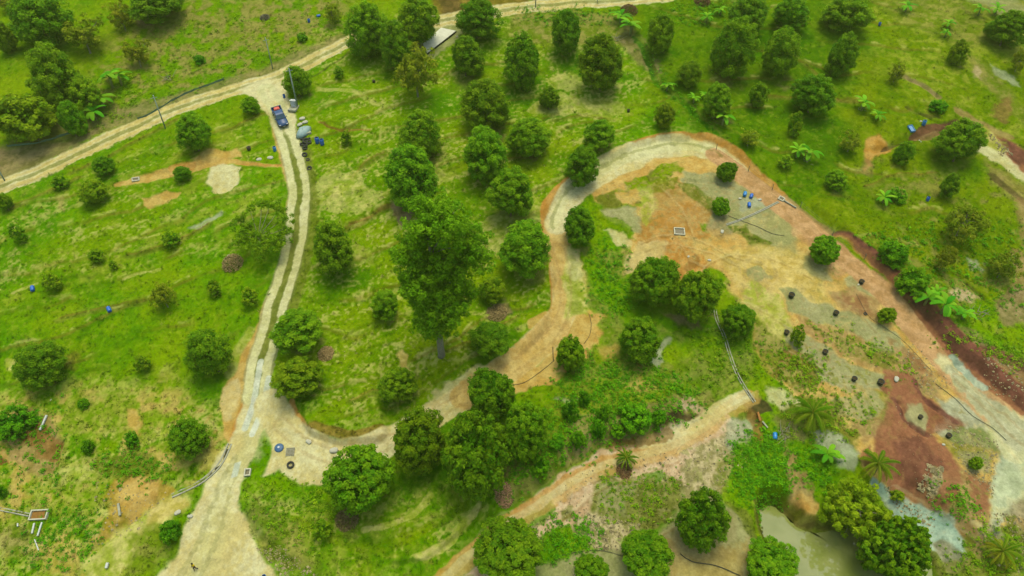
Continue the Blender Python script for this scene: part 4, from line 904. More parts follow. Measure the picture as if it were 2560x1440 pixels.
protos('p', [(71, 4.4, 3.2, 210, 52, .24, dict(open_=1, fill=.05, prof='dome', cr=(.08, .15)))])
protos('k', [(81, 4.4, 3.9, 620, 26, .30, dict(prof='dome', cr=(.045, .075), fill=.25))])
KIND_TXT = {'d': 'fruit tree', 'y': 'fruit tree', 'r': 'fruit tree', 'a': 'thin tree', 's': 'sapling', 'b': 'bush', 'p': 'pond tree', 'k': 'pond tree'}
NAME = {'d': 'fruit_tree', 'y': 'fruit_tree', 'r': 'fruit_tree', 'a': 'sparse_tree', 's': 'sapling', 'b': 'bush', 'p': 'pond_tree', 'k': 'pond_tree'}
CATS = {'d': 'tree', 'y': 'tree', 'r': 'tree', 'a': 'tree', 's': 'sapling', 'b': 'bush', 'p': 'tree', 'k': 'tree'}
GRP = {'d': 'fruit trees of the hillside orchard', 'y': 'fruit trees of the hillside orchard', 'r': 'fruit trees of the hillside orchard', 'a': 'sparse trees on the slopes', 's': 'saplings in the fields', 'b': 'bushes on the slopes', 'p': None, 'k': None}
q = random.Random(9)
for i, ((cx, cy, w, h, k, lab), (bx, by, r, c, gap)) in enumerate(zip(TREES, TB)):
    pk = k
    if k in 'dr' and r < 1.9: pk = 's' if r < 1.0 else k
    pr = PROTO[pk][i % len(PROTO[pk])]
    sx, sz = r / pr[0] * (1.0 if k in 'rkpb' else 1.05), c / pr[1] * 1.02
    root = empty(NAME[k], (bx, by, gz(bx, by)), q.uniform(0, 6.28))
    root.rotation_euler[0] = R(q.uniform(-6, 6)); root.rotation_euler[1] = R(q.uniform(-6, 6))
    cr_ = link("crown", pr[3], root); tk = link("trunk", pr[4], root)
    z0 = c * .92 + gap
    for o_ in (cr_, tk): o_.location = (0, 0, z0); o_.scale = (sx * q.uniform(.94, 1.06), sx * q.uniform(.94, 1.06), sz)
    tag(root, lab, CATS[k], GRP[k])

# the tall forest tree in the middle
pb = at(1104, 888); zt = at(1085, 520, 0); root = empty("forest_tree", pb)
def tree_z(py, px): # height above base for a point of the vertical axis seen at py
    d = ray(np.array([px]), np.array([py]))[0]; t_ = pb.y / d[1]; return CAM[2] + t_ * d[2] - pb.z
lobes = [(1095,690,170,130),(1040,700,110,90),(1130,740,120,100),(1095,545,150,140),(1050,640,120,110),(1120,650,120,100),(1075,710,140,110),(1100,770,150,110),(1085,800,110,80),(1165,600,120,110),(1145,660,90,80),(1060,590,120,110),(1090,720,130,110),(1110,800,110,70),(1010,650,70,70),(1200,650,70,60),(1060,760,60,60)]
q2 = np.random.default_rng(77); P_, N_, S_, C_ = [], [], [], []; cens = []
g0, g1 = AL(82,146,8), AL(124,178,18)
for (lx, ly, lw, lh) in lobes:
    d = ray(np.array([lx]), np.array([ly]))[0]; off = q2.uniform(-1.8, 1.8); t_ = (pb.y + off) / d[1]; cc = CAM + t_ * d - np.array(pb); s = pxm(CAM + t_ * d); rr = lw / 2 / s * 1.02
    for _ in range(int(70 * (lw / 110) ** 2)):
        dv = unit(q2.normal(size=(1, 3)))[0]; cl = cc + dv * rr * q2.uniform(.25, 1.12) * np.array([1, 1, .72]); cens.append(cl)
        n = 56; dd = unit(dv * .4 + np.array([0, 0, .5]) + q2.normal(size=(n, 3)) * .8); cs = q2.uniform(.5, .95)
        P_.append(cl + dd * (cs * q2.uniform(.4, 1.05, n))[:, None]); N_.append(unit(dd + q2.normal(size=(n, 3)) * .4)); S_.append(.24 * q2.uniform(.7, 1.3, n))
        w_ = np.clip(q2.uniform(0, .8) + q2.uniform(-.1, .3, n), 0, 1)[:, None]; C_.append((g0 * (1 - w_) + g1 * w_) * q2.uniform(.85, 1.15, n)[:, None])
vv, ff, cc = leaves(np.vstack(P_), np.vstack(N_), np.concatenate(S_), np.vstack(C_), q2); link("crown", mesh_np("crown", vv, ff, cc, LEAF, 'FACE', False), root)
mb = MB(); topz = tree_z(560, 1070); mb.tube([(0, 0, -.5), (0, 0, .3), (-.1, 0, topz * .3), (.1, .1, topz * .6), (-.3, 0, topz * .95)], [.7, .5, .42, .32, .1], 10)
for k in range(12):
    e = Vector(cens[int(q2.integers(len(cens)))]); s_ = Vector((0, 0, max(2.0, min(e.z - 1.5, topz * .8)))); mb.tube([s_, s_.lerp(e, .5) + Vector((0, 0, .5)), e], [.12, .08, .03], 5)
mb.build("trunk", PALEBARK, root, True)
tag(root, "tall many tiered forest tree with bare grey trunk foot, highest tree in the middle field", "tree")

# banana plants
def banana(seed):
    q = np.random.default_rng(seed); root = empty("banana_plant", (0, 0, 0)); mb = MB(); hh = q.uniform(1.0, 1.5)
    mb.tube([(0, 0, -.3), (0, 0, hh * .5), (.05, 0, hh)], [.17, .14, .09], 8); mb.build("stem", M_BSTEM, root, True)
    for k in range(9):
        az = k * 2.4 + q.uniform(-.3, .3); L_ = q.uniform(1.5, 2.3); el = q.uniform(.5, 1.25); n = 8; pts = []; p = np.array([0, 0, hh]); e = el
        for j in range(n + 1):
            pts.append(p.copy()); p = p + L_ / n * np.array([math.cos(az) * math.cos(e), math.sin(az) * math.cos(e), math.sin(e)]); e -= (1.9 / n) * q.uniform(.7, 1.2)
        side = np.array([-math.sin(az), math.cos(az), 0]); v = []; f = []
        for j, pt in enumerate(pts):
            t_ = j / n; wd = .02 + .27 * math.sin(math.pi * min(1, max(0, (t_ - .1) / .95))) ** .6 * (t_ > .1); dz = np.array([0, 0, -.25 * wd])
            v += [pt + side * wd + dz, pt, pt - side * wd + dz]
        for j in range(n):
            a = j * 3; f += [(a, a + 1, a + 4, a + 3), (a + 1, a + 2, a + 5, a + 4)]
        w_ = q.uniform(0, 1); base = AL(62,140,12) * (1 - w_) + AL(124,176,30) * w_; cc = np.repeat(base[None], len(f), 0)
        link("leaf", mesh_np("leaf", v, f, cc, LEAF, 'FACE', True), root)
    return root
M_BSTEM = pmat("banana_stem", A(140,150,80), .6, .3, .2)
BN = [banana(s) for s in (1, 2, 3)]
BLIST = [(283,212,1.5,'tallest glossy banana plant of the clump beside the dark trees at left'),(262,262,1.4,'banana plant in the middle of the clump beside the dark trees at left'),(240,292,1.3,'lowest banana plant of the left clump, nearest the net fence'),(305,205,1.1,'rightmost small banana plant of the left clump'),
 (1575,80,1.35,'banana plant at the top of the hedge line, beside a brown dead thicket'),(1550,50,1.1,'smaller banana plant left of the one at the top of the hedge line'),(1666,222,.8,'small banana plant growing in the hedge line'),(1733,250,.7,'small banana plant right of the hedge line bend'),(1762,240,.6,'smallest banana plant between hedge line and the small crown'),
 (1805,305,1.0,'bright banana plant at the foot of an orchard crown'),(2153,268,1.0,'banana plant with dead skirt right of the lumpy crown'),(2190,292,.75,'small banana plant just right of the one with a dead skirt'),(2018,395,1.1,'large pale banana plant above the loop road straight'),(1990,385,.9,'banana plant joined to the left of the large pale one'),
 (2263,22,.9,'banana plant near the top edge right of the wide dark crown'),(2444,32,.9,'left banana plant of two by the grey path at top right'),(2486,30,.9,'right banana plant of two by the grey path at top right'),(2368,62,.7,'pale banana plant on the washed slope at top right'),(2362,85,.6,'stubby banana plant below the pale one at top right'),
 (2205,500,.8,'thin banana plant in grass above the pink road'),(2312,752,1.0,'left banana plant of the pair below the bright thicket'),(2352,775,1.1,'right and largest banana plant of the pair below the bright thicket'),(2335,735,.7,'small banana plant behind the pair below the bright thicket'),(2062,1142,.9,'yellow green banana plant below the big coconut palm'),
 (1765,50,.8,'banana plant at the top edge in the green thicket'),(1800,30,.7,'banana plant right of the one in the top edge thicket'),(2403,790,.8,'banana plant with dead leaves right of the pair, near bare pink soil')]
for i, (px, py, s, lab) in enumerate(BLIST):
    p = at(px, py + 8); b = BN[i % 3]
    if i < 3: b.location = p; b.rotation_euler = (0, 0, i * 1.3); b.scale = (s * 1.15,) * 3; o_ = b
    else: o_ = copy_thing(b, "banana_plant", p, i * 1.9, scale=(s * 1.25,) * 3)
    o_.name = "banana_plant"; tag(o_, lab, "banana plant", "banana plants on the hillside")

# coconut palms
M_PALMT = pmat("palm_trunk", A(130,124,100), .9, .1, .2)
def palm(px, py, span, hh, lab, seed, yel=.3):
    q = np.random.default_rng(seed); top = at(px, py, hh); base = Vector((top.x + .2, top.y, gz(top.x, top.y))); root = empty("coconut_palm", base)
    T = top - base; MB().tube([(0, 0, -.3), T * .5 + Vector((.08, 0, 0)), T], [.2, .14, .12], 8).build("trunk", M_PALMT, root, True)
    NF = 21
    for k in range(NF):
        az = k * 2.4 + q.uniform(-.2, .2); tier = k / NF; el = 1.25 - 1.35 * tier + q.uniform(-.15, .15); L_ = span * q.uniform(.95, 1.25); n = 16; p = np.array(T); e = el; pts = []
        for j in range(n + 1):
            pts.append(p.copy()); p = p + L_ / n * np.array([math.cos(az) * math.cos(e), math.sin(az) * math.cos(e), math.sin(e)]); e -= 2.0 / n
        side = np.array([-math.sin(az), math.cos(az), 0]); v = []; f = []
        for j in range(n): # rachis
            a = len(v); w0 = .05 * (1 - j / n) + .012; v += [pts[j] + side * w0, pts[j] - side * w0, pts[j + 1] - side * w0, pts[j + 1] + side * w0]; f.append((a, a + 1, a + 2, a + 3))
        nr_ = len(f)
        for j in range(3, 3 * n):
            t_ = j / (3 * n); i0 = min(int(t_ * n), n - 1); fr = t_ * n - i0; bp_ = pts[i0] * (1 - fr) + pts[i0 + 1] * fr; dr = unit((pts[i0 + 1] - pts[i0])[None])[0]
            ll = span * .155 * math.sin(math.pi * (t_ * .85 + .12)) ** .7
            for sg in (1, -1):
                tip = bp_ + (side * sg * .85 + dr * .55 + np.array([0, 0, -.8 + q.uniform(-.25, .1)])) * ll; a = len(v); wv = dr * .026 * span / 2.6
                v += [bp_ - wv, bp_ + wv, (bp_ + tip) / 2 + wv * 1.1 + np.array([0, 0, .04]), tip]; f.append((a, a + 1, a + 2, a + 3)) 
        w_ = min(1, tier * yel * 2); cc = np.repeat((AL(84,138,6) * (1 - w_) + AL(164,172,30) * w_)[None], len(f), 0) * q.uniform(.85, 1.15, len(f))[:, None]; cc[:nr_] = A(150,165,40)
        link("frond", mesh_np("frond", v, f, cc, LEAF, 'FACE', False), root)
    tag(root, lab, "palm tree", "coconut palms")
palm(2032, 1032, 3.4, 2.6, "biggest coconut palm with wide arching fronds above the green hollow", 1)
palm(2195, 1160, 2.7, 2.2, "coconut palm at the edge of the dark red soil", 2, .5)
palm(1566, 1145, 1.7, 1.3, "small young coconut palm on the pink gravel terrace", 3, .1)
palm(2506, 1378, 2.3, 1.5, "yellowish coconut palm near the bottom right corner", 4, .9)

# ------------------------------------------------------------------ ground cover made of real blades and leaves
q = np.random.default_rng(5)
vis = (np.abs(X / (dep / F_PX)[:, None]).ravel() < 1340) & (y > ys_in[0]) & (y < ys_in[-1])
def pick(mask, n):
    ii = np.nonzero(mask)[0]; ii = q.choice(ii, n); return ii, np.stack([x[ii] + q.uniform(-.1, .1, n), y[ii] + q.uniform(-.1, .1, n), PC_Z[ii]], 1)
road_any = mk_main | mk_loop | mk_track | mk_low
ii, P0 = pick(vis & (GR > .45) & ~road_any, 42000)
nb = 5; ci = np.repeat(np.arange(len(ii)), nb); n = len(ci)
big = np.clip(q.lognormal(-1.9, .45, len(ii)), .07, .42)
dd = unit(q.normal(size=(n, 3)) * np.array([1, 1, .3]) + np.array([0, 0, .9])); Ln = big[ci] * q.uniform(.7, 1.3, n)
b0 = P0[ci] + q.normal(size=(n, 3)) * (big[ci] * .45)[:, None] * np.array([1, 1, 0]); sd_ = unit(np.cross(dd, np.array([0, 0, 1.])) + 1e-6)
wv = sd_ * (Ln * .28)[:, None]; tip = b0 + dd * Ln[:, None]
vv = np.stack([b0 - wv * .5, b0 + wv * .5, (b0 + tip) / 2 + wv, tip], 1).reshape(-1, 3)
cc = C[ii][ci] * np.repeat(q.uniform(.98, 1.4, len(ii)), nb)[:, None] * q.uniform(.9, 1.1, n)[:, None]
o = link("grass_tufts", mesh_np("grass_tufts", vv, np.arange(4 * n).reshape(n, 4), cc, LEAF, 'FACE', False)); o["kind"] = "stuff"; o["label"] = "short grass and weeds growing over the hillside"; o["category"] = "grass"
# leafy undergrowth
UG = [([(1400,940),(1470,900),(1560,920),(1650,930),(1740,960),(1750,1030),(1600,1090),(1480,1130),(1380,1170),(1280,1240),(1240,1290),(1270,1200),(1380,1130)], 900, 'b'),
 ([(1850,1090),(1950,1090),(1975,1240),(1890,1262),(1830,1220)], 520, 'b'), ([(1480,600),(1555,640),(1580,760),(1530,800),(1480,740)], 200, 'b'), ([(1990,1110),(2060,1130),(2080,1230),(2000,1200)], 120, 'b'),
 ([(2140,600),(2300,560),(2560,560),(2560,760),(2420,840),(2300,760)], 520, 'b'), ([(2300,840),(2560,860),(2560,950),(2420,880)], 160, 's'), ([(1290,20),(1460,20),(1580,30),(1560,60),(1300,50)], 220, 'b'),
 ([(1660,10),(1860,0),(1860,50),(1700,60)], 240, 'b'), ([(380,60),(860,20),(840,100),(600,190),(380,260)], 380, 's'), ([(180,240),(240,200),(330,170),(380,260),(230,340)], 160, 's'), ([(0,1030),(150,1000),(150,1250),(0,1260)], 160, 'b'),
 ([(100,1290),(240,1270),(230,1400),(60,1420)], 160, 'b'), ([(640,1210),(800,1220),(860,1300),(760,1400),(640,1300)], 140, 's'), ([(1900,860),(2060,900),(2060,980),(1940,960)], 160, 's'), ([(2020,800),(2250,880),(2280,940),(2050,860)], 90, 's'),
 ([(1350,1320),(1480,1310),(1480,1385),(1360,1390)], 160, 'b'), ([(1500,1190),(1700,1190),(1680,1290),(1520,1300)], 150, 's'), ([(2330,1230),(2420,1250),(2420,1300),(2330,1270)], 60, 'b'), ([(2420,1320),(2560,1330),(2560,1440),(2380,1440)], 150, 's'),
 ([(240,1140),(420,1140),(420,1200),(260,1210)], 110, 'b'), ([(1230,1090),(1400,1050),(1400,1160),(1250,1260)], 200, 'b'), ([(1960,960),(2180,980),(2160,1100),(1960,1100)], 150, 's'), ([(1850,780),(1900,860),(1880,960),(1760,960),(1740,850)], 150, 's'),
 ([(1590,90),(1620,110),(1680,225),(1720,250),(1790,330),(1780,345),(1700,270),(1650,215)], 140, 'b')]
Pv, Nv, Sv, Cv = [], [], [], []
for pts, n, k in UG:
    n = int(n * 1.8)
    PP = W(pts); bxm, bxM = PP.min(0), PP.max(0); s = q.uniform(bxm, bxM, (n * 4, 2)); s = s[poly_sd(PP, s[:, 0], s[:, 1]) > 0][:n]; s = s + q.normal(size=s.shape) * .9
    zz = H(s[:, 0], s[:, 1]); g0, g1 = GREENS[k]; n_ = len(s); rr = np.clip(q.lognormal(-1.45, .45, n_), .10, .6)
    m_ = 22; ci = np.repeat(np.arange(n_), m_); dd = unit(q.normal(size=(n_ * m_, 3)) + np.array([0, 0, .9]))
    Pv.append(np.column_stack([s, zz + rr * .2])[ci] + dd * (rr[ci] * q.uniform(.4, 1, n_ * m_))[:, None]); Nv.append(unit(dd * .5 + q.normal(size=dd.shape) * .4 + np.array([0, 0, .9]))); Sv.append(np.clip(rr[ci] * .34, .08, .2) * q.uniform(.7, 1.3, n_ * m_))
    w_ = np.clip(q.uniform(0, 1, n_)[ci] * .8 + q.uniform(-.1, .3, n_ * m_), 0, 1)[:, None]; Cv.append((g0 * (1 - w_) + g1 * w_) * q.uniform(.8, 1.15, n_)[ci][:, None])
vv, ff, cc = leaves(np.vstack(Pv), np.vstack(Nv), np.concatenate(Sv), np.vstack(Cv), q)
o = link("undergrowth", mesh_np("undergrowth", vv, ff, cc, LEAF, 'FACE', False)); o["kind"] = "stuff"; o["label"] = "leafy weeds and low undergrowth on banks and in ditches"; o["category"] = "undergrowth"
# loose stones
SM, St, Sb = make_mat("loose_stone", .9, .2); sa_ = St.nodes.new("ShaderNodeAttribute"); sa_.attribute_name = "Col"; St.links.new(sa_.outputs["Color"], Sb.inputs["Base Color"])
oc = np.array([[1, 0, 0], [-1, 0, 0], [0, 1, 0], [0, -1, 0], [0, 0, 1], [0, 0, -1]], float); of = np.array([[0, 2, 4], [2, 1, 4], [1, 3, 4], [3, 0, 4], [2, 0, 5], [1, 2, 5], [3, 1, 5], [0, 3, 5]])
ST = [([(1450,1280),(1600,1310),(1560,1380),(1470,1370)], 330, .12), ([(1690,1170),(1850,1060),(1900,1120),(1800,1240),(1700,1250)], 260, .09), ([(2310,1170),(2350,1180),(2330,1260),(2290,1230)], 120, .16), ([(2360,1060),(2500,1100),(2480,1250),(2400,1180)], 400, .09),
 ([(1400,1200),(1780,1080),(1780,1180),(1500,1300),(1400,1310)], 500, .07), ([(2440,1290),(2560,1290),(2560,1440),(2460,1400)], 300, .1), ([(2280,850),(2380,960),(2330,1000),(2250,900)], 200, .08), ([(2460,320),(2540,390),(2500,390)], 120, .12), ([(640,1370),(700,1360),(800,1440),(700,1440)], 260, .09),
 ([(2200,1200),(2340,1300),(2330,1340),(2240,1280)], 160, .09), ([(2230,1000),(2370,1100),(2360,1240),(2240,1210)], 90, .05), ([(240,1200),(430,1230),(340,1330),(220,1400)], 140, .1), ([(2440,900),(2560,940),(2600,1040),(2480,980)], 200, .1), ([(380,1480),(600,1100),(660,1400)], 160, .04), ([(780,380),(1380,300),(1380,800),(800,1000)], 260, .07)]
Vs, Fs, Cs = [], [], []; nv = 0
for pts, n, sz in ST:
    PP = W(pts); s = q.uniform(PP.min(0), PP.max(0), (n * 4, 2)); s = s[poly_sd(PP, s[:, 0], s[:, 1]) > 0][:n]; zz = H(s[:, 0], s[:, 1])
    for j in range(len(s)):
        r3 = sz * q.lognormal(0, .4) * q.uniform(.6, 1.2, 3); v = oc * r3 + q.normal(size=(6, 3)) * sz * .12; Vs.append(v + [s[j, 0], s[j, 1], zz[j] + sz * .3]); Fs.append(of + nv); nv += 6
        Cs.append(np.repeat((A(196,184,128) * q.uniform(.45, 1.05))[None], 8, 0))
o = link("loose_stones", mesh_np("loose_stones", np.vstack(Vs), np.vstack(Fs), np.vstack(Cs), SM, 'FACE', False)); o["kind"] = "stuff"; o["label"] = "loose stones and rubble strewn over bare ground"; o["category"] = "stones"

# ------------------------------------------------------------------ barrels, pots, boxes, vehicle and small things
M_BLUE = pmat("blue_plastic", A(6,106,200), .35, .5, .12, 3); M_CYAN = pmat("light_blue_plastic", A(20,140,204), .35, .5, .1, 3); M_HOLE_SHADE = pmat("barrel_inside_shade", A(10,30,66), .8, .1)
M_WHITE = pmat("white_plastic", A(214,224,214), .5, .4, .06, 4); M_BLACK = pmat("black_plastic", A(44,52,46), .6, .3, .2, 6); M_SOIL = pmat("potting_soil", A(70,62,40), .95, .05, .3, 9)
def barrel(px, py, lab, lie=None, mat=None, s=1.0, open_=True, lid=False):
    mat = mat or M_BLUE
    if lie is None: root = empty("barrel", at(px, py, 0)); root.scale = (s,) * 3
    else:
        root = empty("barrel", None, M=ground_M(px, py, lie)); root.scale = (s,) * 3
    mb = MB(); prof = [(.26, 0), (.29, .03), (.295, .28), (.31, .31), (.295, .34), (.295, .58), (.31, .61), (.295, .64), (.29, .86), (.27, .9)]
    mb.lathe(prof, 20); m2 = MB()
    m2.lathe([(.23, .895), (.23, .91)] if open_ else [(.24, .895), (.25, .93), (.05, .94)], 20)
    b = mb.build("body", mat, root, True); l_ = m2.build("opening_shade" if open_ else "lid", M_HOLE_SHADE if open_ else (M_WHITE if lid else mat), root)  # dark disc paints the shaded hollow of an open barrel
    if lie is not None:
        for o_ in (b, l_): o_.rotation_euler = (0, R(90), 0); o_.location = (-.45, 0, .3)
    tag(root, lab, "barrel", "blue plastic barrels around the farm"); return root
barrel(794, 358, "left of the two open blue barrels touching each other beside the tyre heap", s=1.25)
barrel(806, 362, "right of the two open blue barrels touching each other beside the tyre heap", s=1.25)
barrel(688, 378, "open blue barrel on the left shoulder of the dirt road below the truck", mat=M_CYAN)
barrel(84, 724, "blue barrel lying in grass near the left edge", lie=R(115), open_=False)
barrel(275, 776, "blue barrel with white end lying in the left field", lie=R(125), lid=True, open_=False)
barrel(2308, 313, "open blue barrel with a white can behind it by the gully", s=1.1, mat=M_CYAN)
barrel(2318, 502, "lone blue barrel in grass on the right slope", s=.9)
barrel(2198, 64, "small blue bucket shaped barrel right of the top wide dark crown", s=.8)
barrel(773, 56, "upright blue barrel near the top edge above the farm track", s=.85)
barrel(797, 42, "dark blue barrel lying beside the upright one near the top edge", lie=R(20), s=.8, open_=False)
barrel(1861, 488, "light blue barrel lying on the grey yard beside white scraps", lie=R(70), mat=M_CYAN, s=1.0, open_=False)
barrel(1877, 493, "dark blue barrel on the grey yard nearest the loop road", lie=R(65), s=.95, open_=False)
barrel(1872, 515, "lowest dark blue barrel of the three on the grey yard", lie=R(85), s=.95, open_=False)
barrel(1936, 1092, "bright blue barrel lying above the pond bushes", lie=R(80), mat=M_CYAN, s=1.0, open_=False)
barrel(711, 244, "small blue drum at the far edge of the truck parking place", s=.75)
barrel(663, 1438+10, "pale blue tub at the bottom edge right of the wide road apron", mat=M_CYAN, s=.9)
def pot(px, py, lab, s=1.0, yaw=0.5):
    root = empty("planting_pot", None, M=ground_M(px, py, yaw, 0, .5)); root.scale = (s,) * 3
    n = 20; mb = MB(); mb.lathe([(.30, -.1), (.34, .15), (.37, .5), (.40, .52), (.40, .56), (.34, .56), (.31, .42)], n); mb.build("bag", M_BLACK, root, True)
    MB().lathe([(.30, .42), (.31, .45), (.1, .5)], 16).build("soil", M_SOIL, root); tag(root, lab, "plant pot", "black planting pots"); return root
pot(1977, 742, "black pot at the left end of the upper row on the yard", 1.15, .3); pot(2088, 786, "black pot in the middle of the upper row on the yard", 1.05); pot(2152, 708, "black pot nearest the pink road beside a white scrap", 1.0)
pot(1965, 834, "black pot left of the upright green shrub", .95); pot(2061, 883, "black pot right of the upright green shrub", 1.0, .8); pot(2134, 950, "left black pot of the two near the white sack", .95)
pot(2199, 959, "right black pot of the two near the white sack", 1.15); pot(2299, 1045, "black pot on the red soil between two gullies", .8); pot(2369, 1092, "black pot on the pale gravel with coiled hose", .95)
pot(1571, 279, "lone black pot in grass above the loop road top", .75); pot(935, 206, "lone black pot in the upper orchard below the double crown", .75); pot(623, 374, "black pot in grass left of the truck", .95)
# concrete boxes and drains
M_CON = pmat("pale_concrete", A(204,206,172), .85, .2, .12, 3, bump=.3); M_CONG = pmat("grey_concrete", A(168,172,142), .9, .15, .18, 2, bump=.3); M_WATER = pmat("box_water", A(110,104,60), .15, .5)
def sump(px, py, a, b, yaw, lab, hgt=.35, floor=None, wall=.16):
    root = empty("concrete_sump", None, M=ground_M(px, py, yaw)); mb = MB()
    for sx in (-1, 1): mb.box((sx * (a / 2 - wall / 2), 0, hgt / 2 - .3), (wall, b, hgt + .6))
    for sy in (-1, 1): mb.box((0, sy * (b / 2 - wall / 2), hgt / 2 - .303), (a - 2 * wall - .004, wall, hgt + .6))
    mb.build("walls", M_CON, root); MB().box((0, 0, .10), (a - 2 * wall, b - 2 * wall, .1)).build("basin_floor", floor or M_WATER, root); tag(root, lab, "sump box", "concrete sump boxes"); return root
sump(1698, 580, 1.75, 1.45, R(-4), "white rimmed concrete box in the middle of the bare orange yard", .3)
sump(620, 1182, .85, 1.0, R(4), "small white concrete box at the right edge of the dirt road fork", .35)
sump(100, 1288, 2.3, 1.3, R(2), "large pale concrete trough near the left edge with brown bottom", .4, pmat("brown_mud", A(150,112,50), .9, .1, .2))
sump(340, 449, 1.25, .75, R(14), "small white concrete box in the clay strip at left", .25)
sump(1953, 498, 1.0, .9, R(-40), "small concrete box at the road edge where the thin drain begins", .25)
def drape(pts, step=.5, h=0.0, world=False):
    P = smooth_line(pts if world else W(pts), step); z = H(P[:, 0], P[:, 1]); return [Vector((a[0], a[1], b_ + h)) for a, b_ in zip(P, z)]
M_DRK = pmat("drain_bottom", A(70,70,44), .9, .1, .3)
def drain(pts, gapw, wid, lab, mat=None, h=.12):
    P = drape(pts, .6); root = empty("concrete_drain", P[0]); o0 = P[0]
    for sg in (1, -1):
        rings_ = []
        for i, p in enumerate(P):
            d = (P[min(i + 1, len(P) - 1)] - P[max(i - 1, 0)]); d.z = 0; d.normalize(); s_ = Vector((-d.y, d.x, 0)); a = p + s_ * sg * gapw / 2 - o0; b_ = p + s_ * sg * (gapw / 2 + wid) - o0
            r_ = [a + Vector((0, 0, -.2)), b_ + Vector((0, 0, -.2)), b_ + Vector((0, 0, h)), a + Vector((0, 0, h))]; rings_.append(r_ if sg < 0 else r_[::-1])
        MB().rings(rings_).build("kerb", mat or M_CONG, root)
    rings_ = []
    for i, p in enumerate(P):
        d = (P[min(i + 1, len(P) - 1)] - P[max(i - 1, 0)]); d.z = 0; d.normalize(); s_ = Vector((-d.y, d.x, 0)); a = p + s_ * (gapw / 2 - .002) - o0; b_ = p - s_ * (gapw / 2 - .002) - o0
        rings_.append([a + Vector((0, 0, -.25)), a + Vector((0, 0, .03)), b_ + Vector((0, 0, .03)), b_ + Vector((0, 0, -.25))])
    MB().rings(rings_).build("channel_bed", M_DRK, root); tag(root, lab, "drain")
drain([(430,1240),(470,1222),(510,1200),(545,1168),(562,1140),(575,1110)], .28, .2, "curved stone drain left of the dirt road below the lone crown")
drain([(1787,775),(1792,800),(1812,845),(1822,880),(1840,930),(1862,970),(1886,1006)], .22, .13, "long narrow concrete drain running down past the two big yard crowns")
drain([(1946,505),(1900,528),(1850,550),(1815,562)], .10, .16, "thin straight concrete drain crossing the grey yard", h=.08)
drain([(-40,1266),(0,1273),(40,1281),(74,1288)], .2, .14, "concrete drain entering the large trough from the left edge")
M_BEAM = pmat("white_pipe", A(206,214,198), .6, .3, .06)
def beam(a, b, lab, name="concrete_post", w=.14, mat=None, cat="post"):
    P = drape([a, b], 2.0, w * .8); mb = MB(); o0 = P[0]
    d = (P[-1] - P[0]); L_ = d.length; root = None
    mb.box((L_ / 2, 0, 0), (L_, w, w)); o_ = mb.build(name, mat or M_BEAM); o_.location = o0 + Vector((0, 0, w * .3)); o_.rotation_euler = d.to_track_quat('X', 'Z').to_euler(); tag(o_, lab, cat, "loose posts and pipes"); return o_
beam((119,1041),(102,1078), "white concrete post lying above the clay scar at left", w=.24)
beam((88,1310),(82,1336), "short white post below the concrete trough, left of two", w=.2); beam((107,1308),(96,1342), "longer white post below the concrete trough, right of two", w=.2); beam((88,1350),(98,1377), "thin pale post lying lowest below the concrete trough", w=.13)
beam((46,1310),(46,1318), "stub of a white post left below the concrete trough", w=.16); beam((272,1410),(268,1424), "white block lying at the bottom edge left of the road apron", w=.3)
beam((298,1262),(302,1292), "grey slab standing in the clay gully at lower left", w=.28, mat=M_CONG); beam((2300,345),(2302,357), "short pale stake by the gully near the light blue basin", w=.15)
beam((1958,503),(1990,522), "pale kerb stone lying along the road edge after the small box", w=.2, mat=M_CONG); beam((1893,1034),(1899,1056), "orange brown plank leaning in the dark pit below the drain end", w=.28, mat=pmat("rusty_plank", A(170,118,52), .8, .2)); beam((1905,1056),(1918,1072), "grey plank below the orange one by the pit", w=.2, mat=M_CONG)
for a_, b_, lb in [((712,0),(712,0),'')][:0]: pass
# hoses
M_HOSE = pmat("black_hose", A(56,58,44), .6, .3)
def hose(pts, lab, r_=.032):
    P = drape(pts, .7, r_ * .9 + .06); o_ = MB().tube([p - P[0] for p in P], r_, 6).build("hose", M_HOSE, None, True); o_.location = P[0]; tag(o_, lab, "hose", "hoses and pipes on the ground")
hose([(1472,785),(1478,810),(1474,840),(1460,862)], "black hose curving over the sandy shoulder left of the hollow crown"); hose([(1385,905),(1350,935),(1310,962),(1270,968)], "black hose running down the loop road shoulder to the big crowns")
hose([(2338,960),(2390,1000),(2430,1040),(2480,1070),(2515,1102)], "long black hose along the pale road at right"); hose([(1700,1385),(1730,1405),(1790,1415),(1850,1440)], "dark hose on bare soil at the bottom between two crowns", .06)
hose([(1400,1390),(1460,1378),(1510,1378),(1560,1392)], "dark hose on the bare ground left of the round bottom crown"); hose([(2140,735),(2170,790),(2200,812),(2260,855),(2330,930)], "thin black hose crossing the yard past the small yellow crown", .02); hose([(1820,540),(1850,552),(1890,566),(1930,585),(1960,590)], "thin hose from the small yard crown to the right", .035)
hose([(1382,870),(1383,905)], "short dark pipe at the loop road edge", .05)
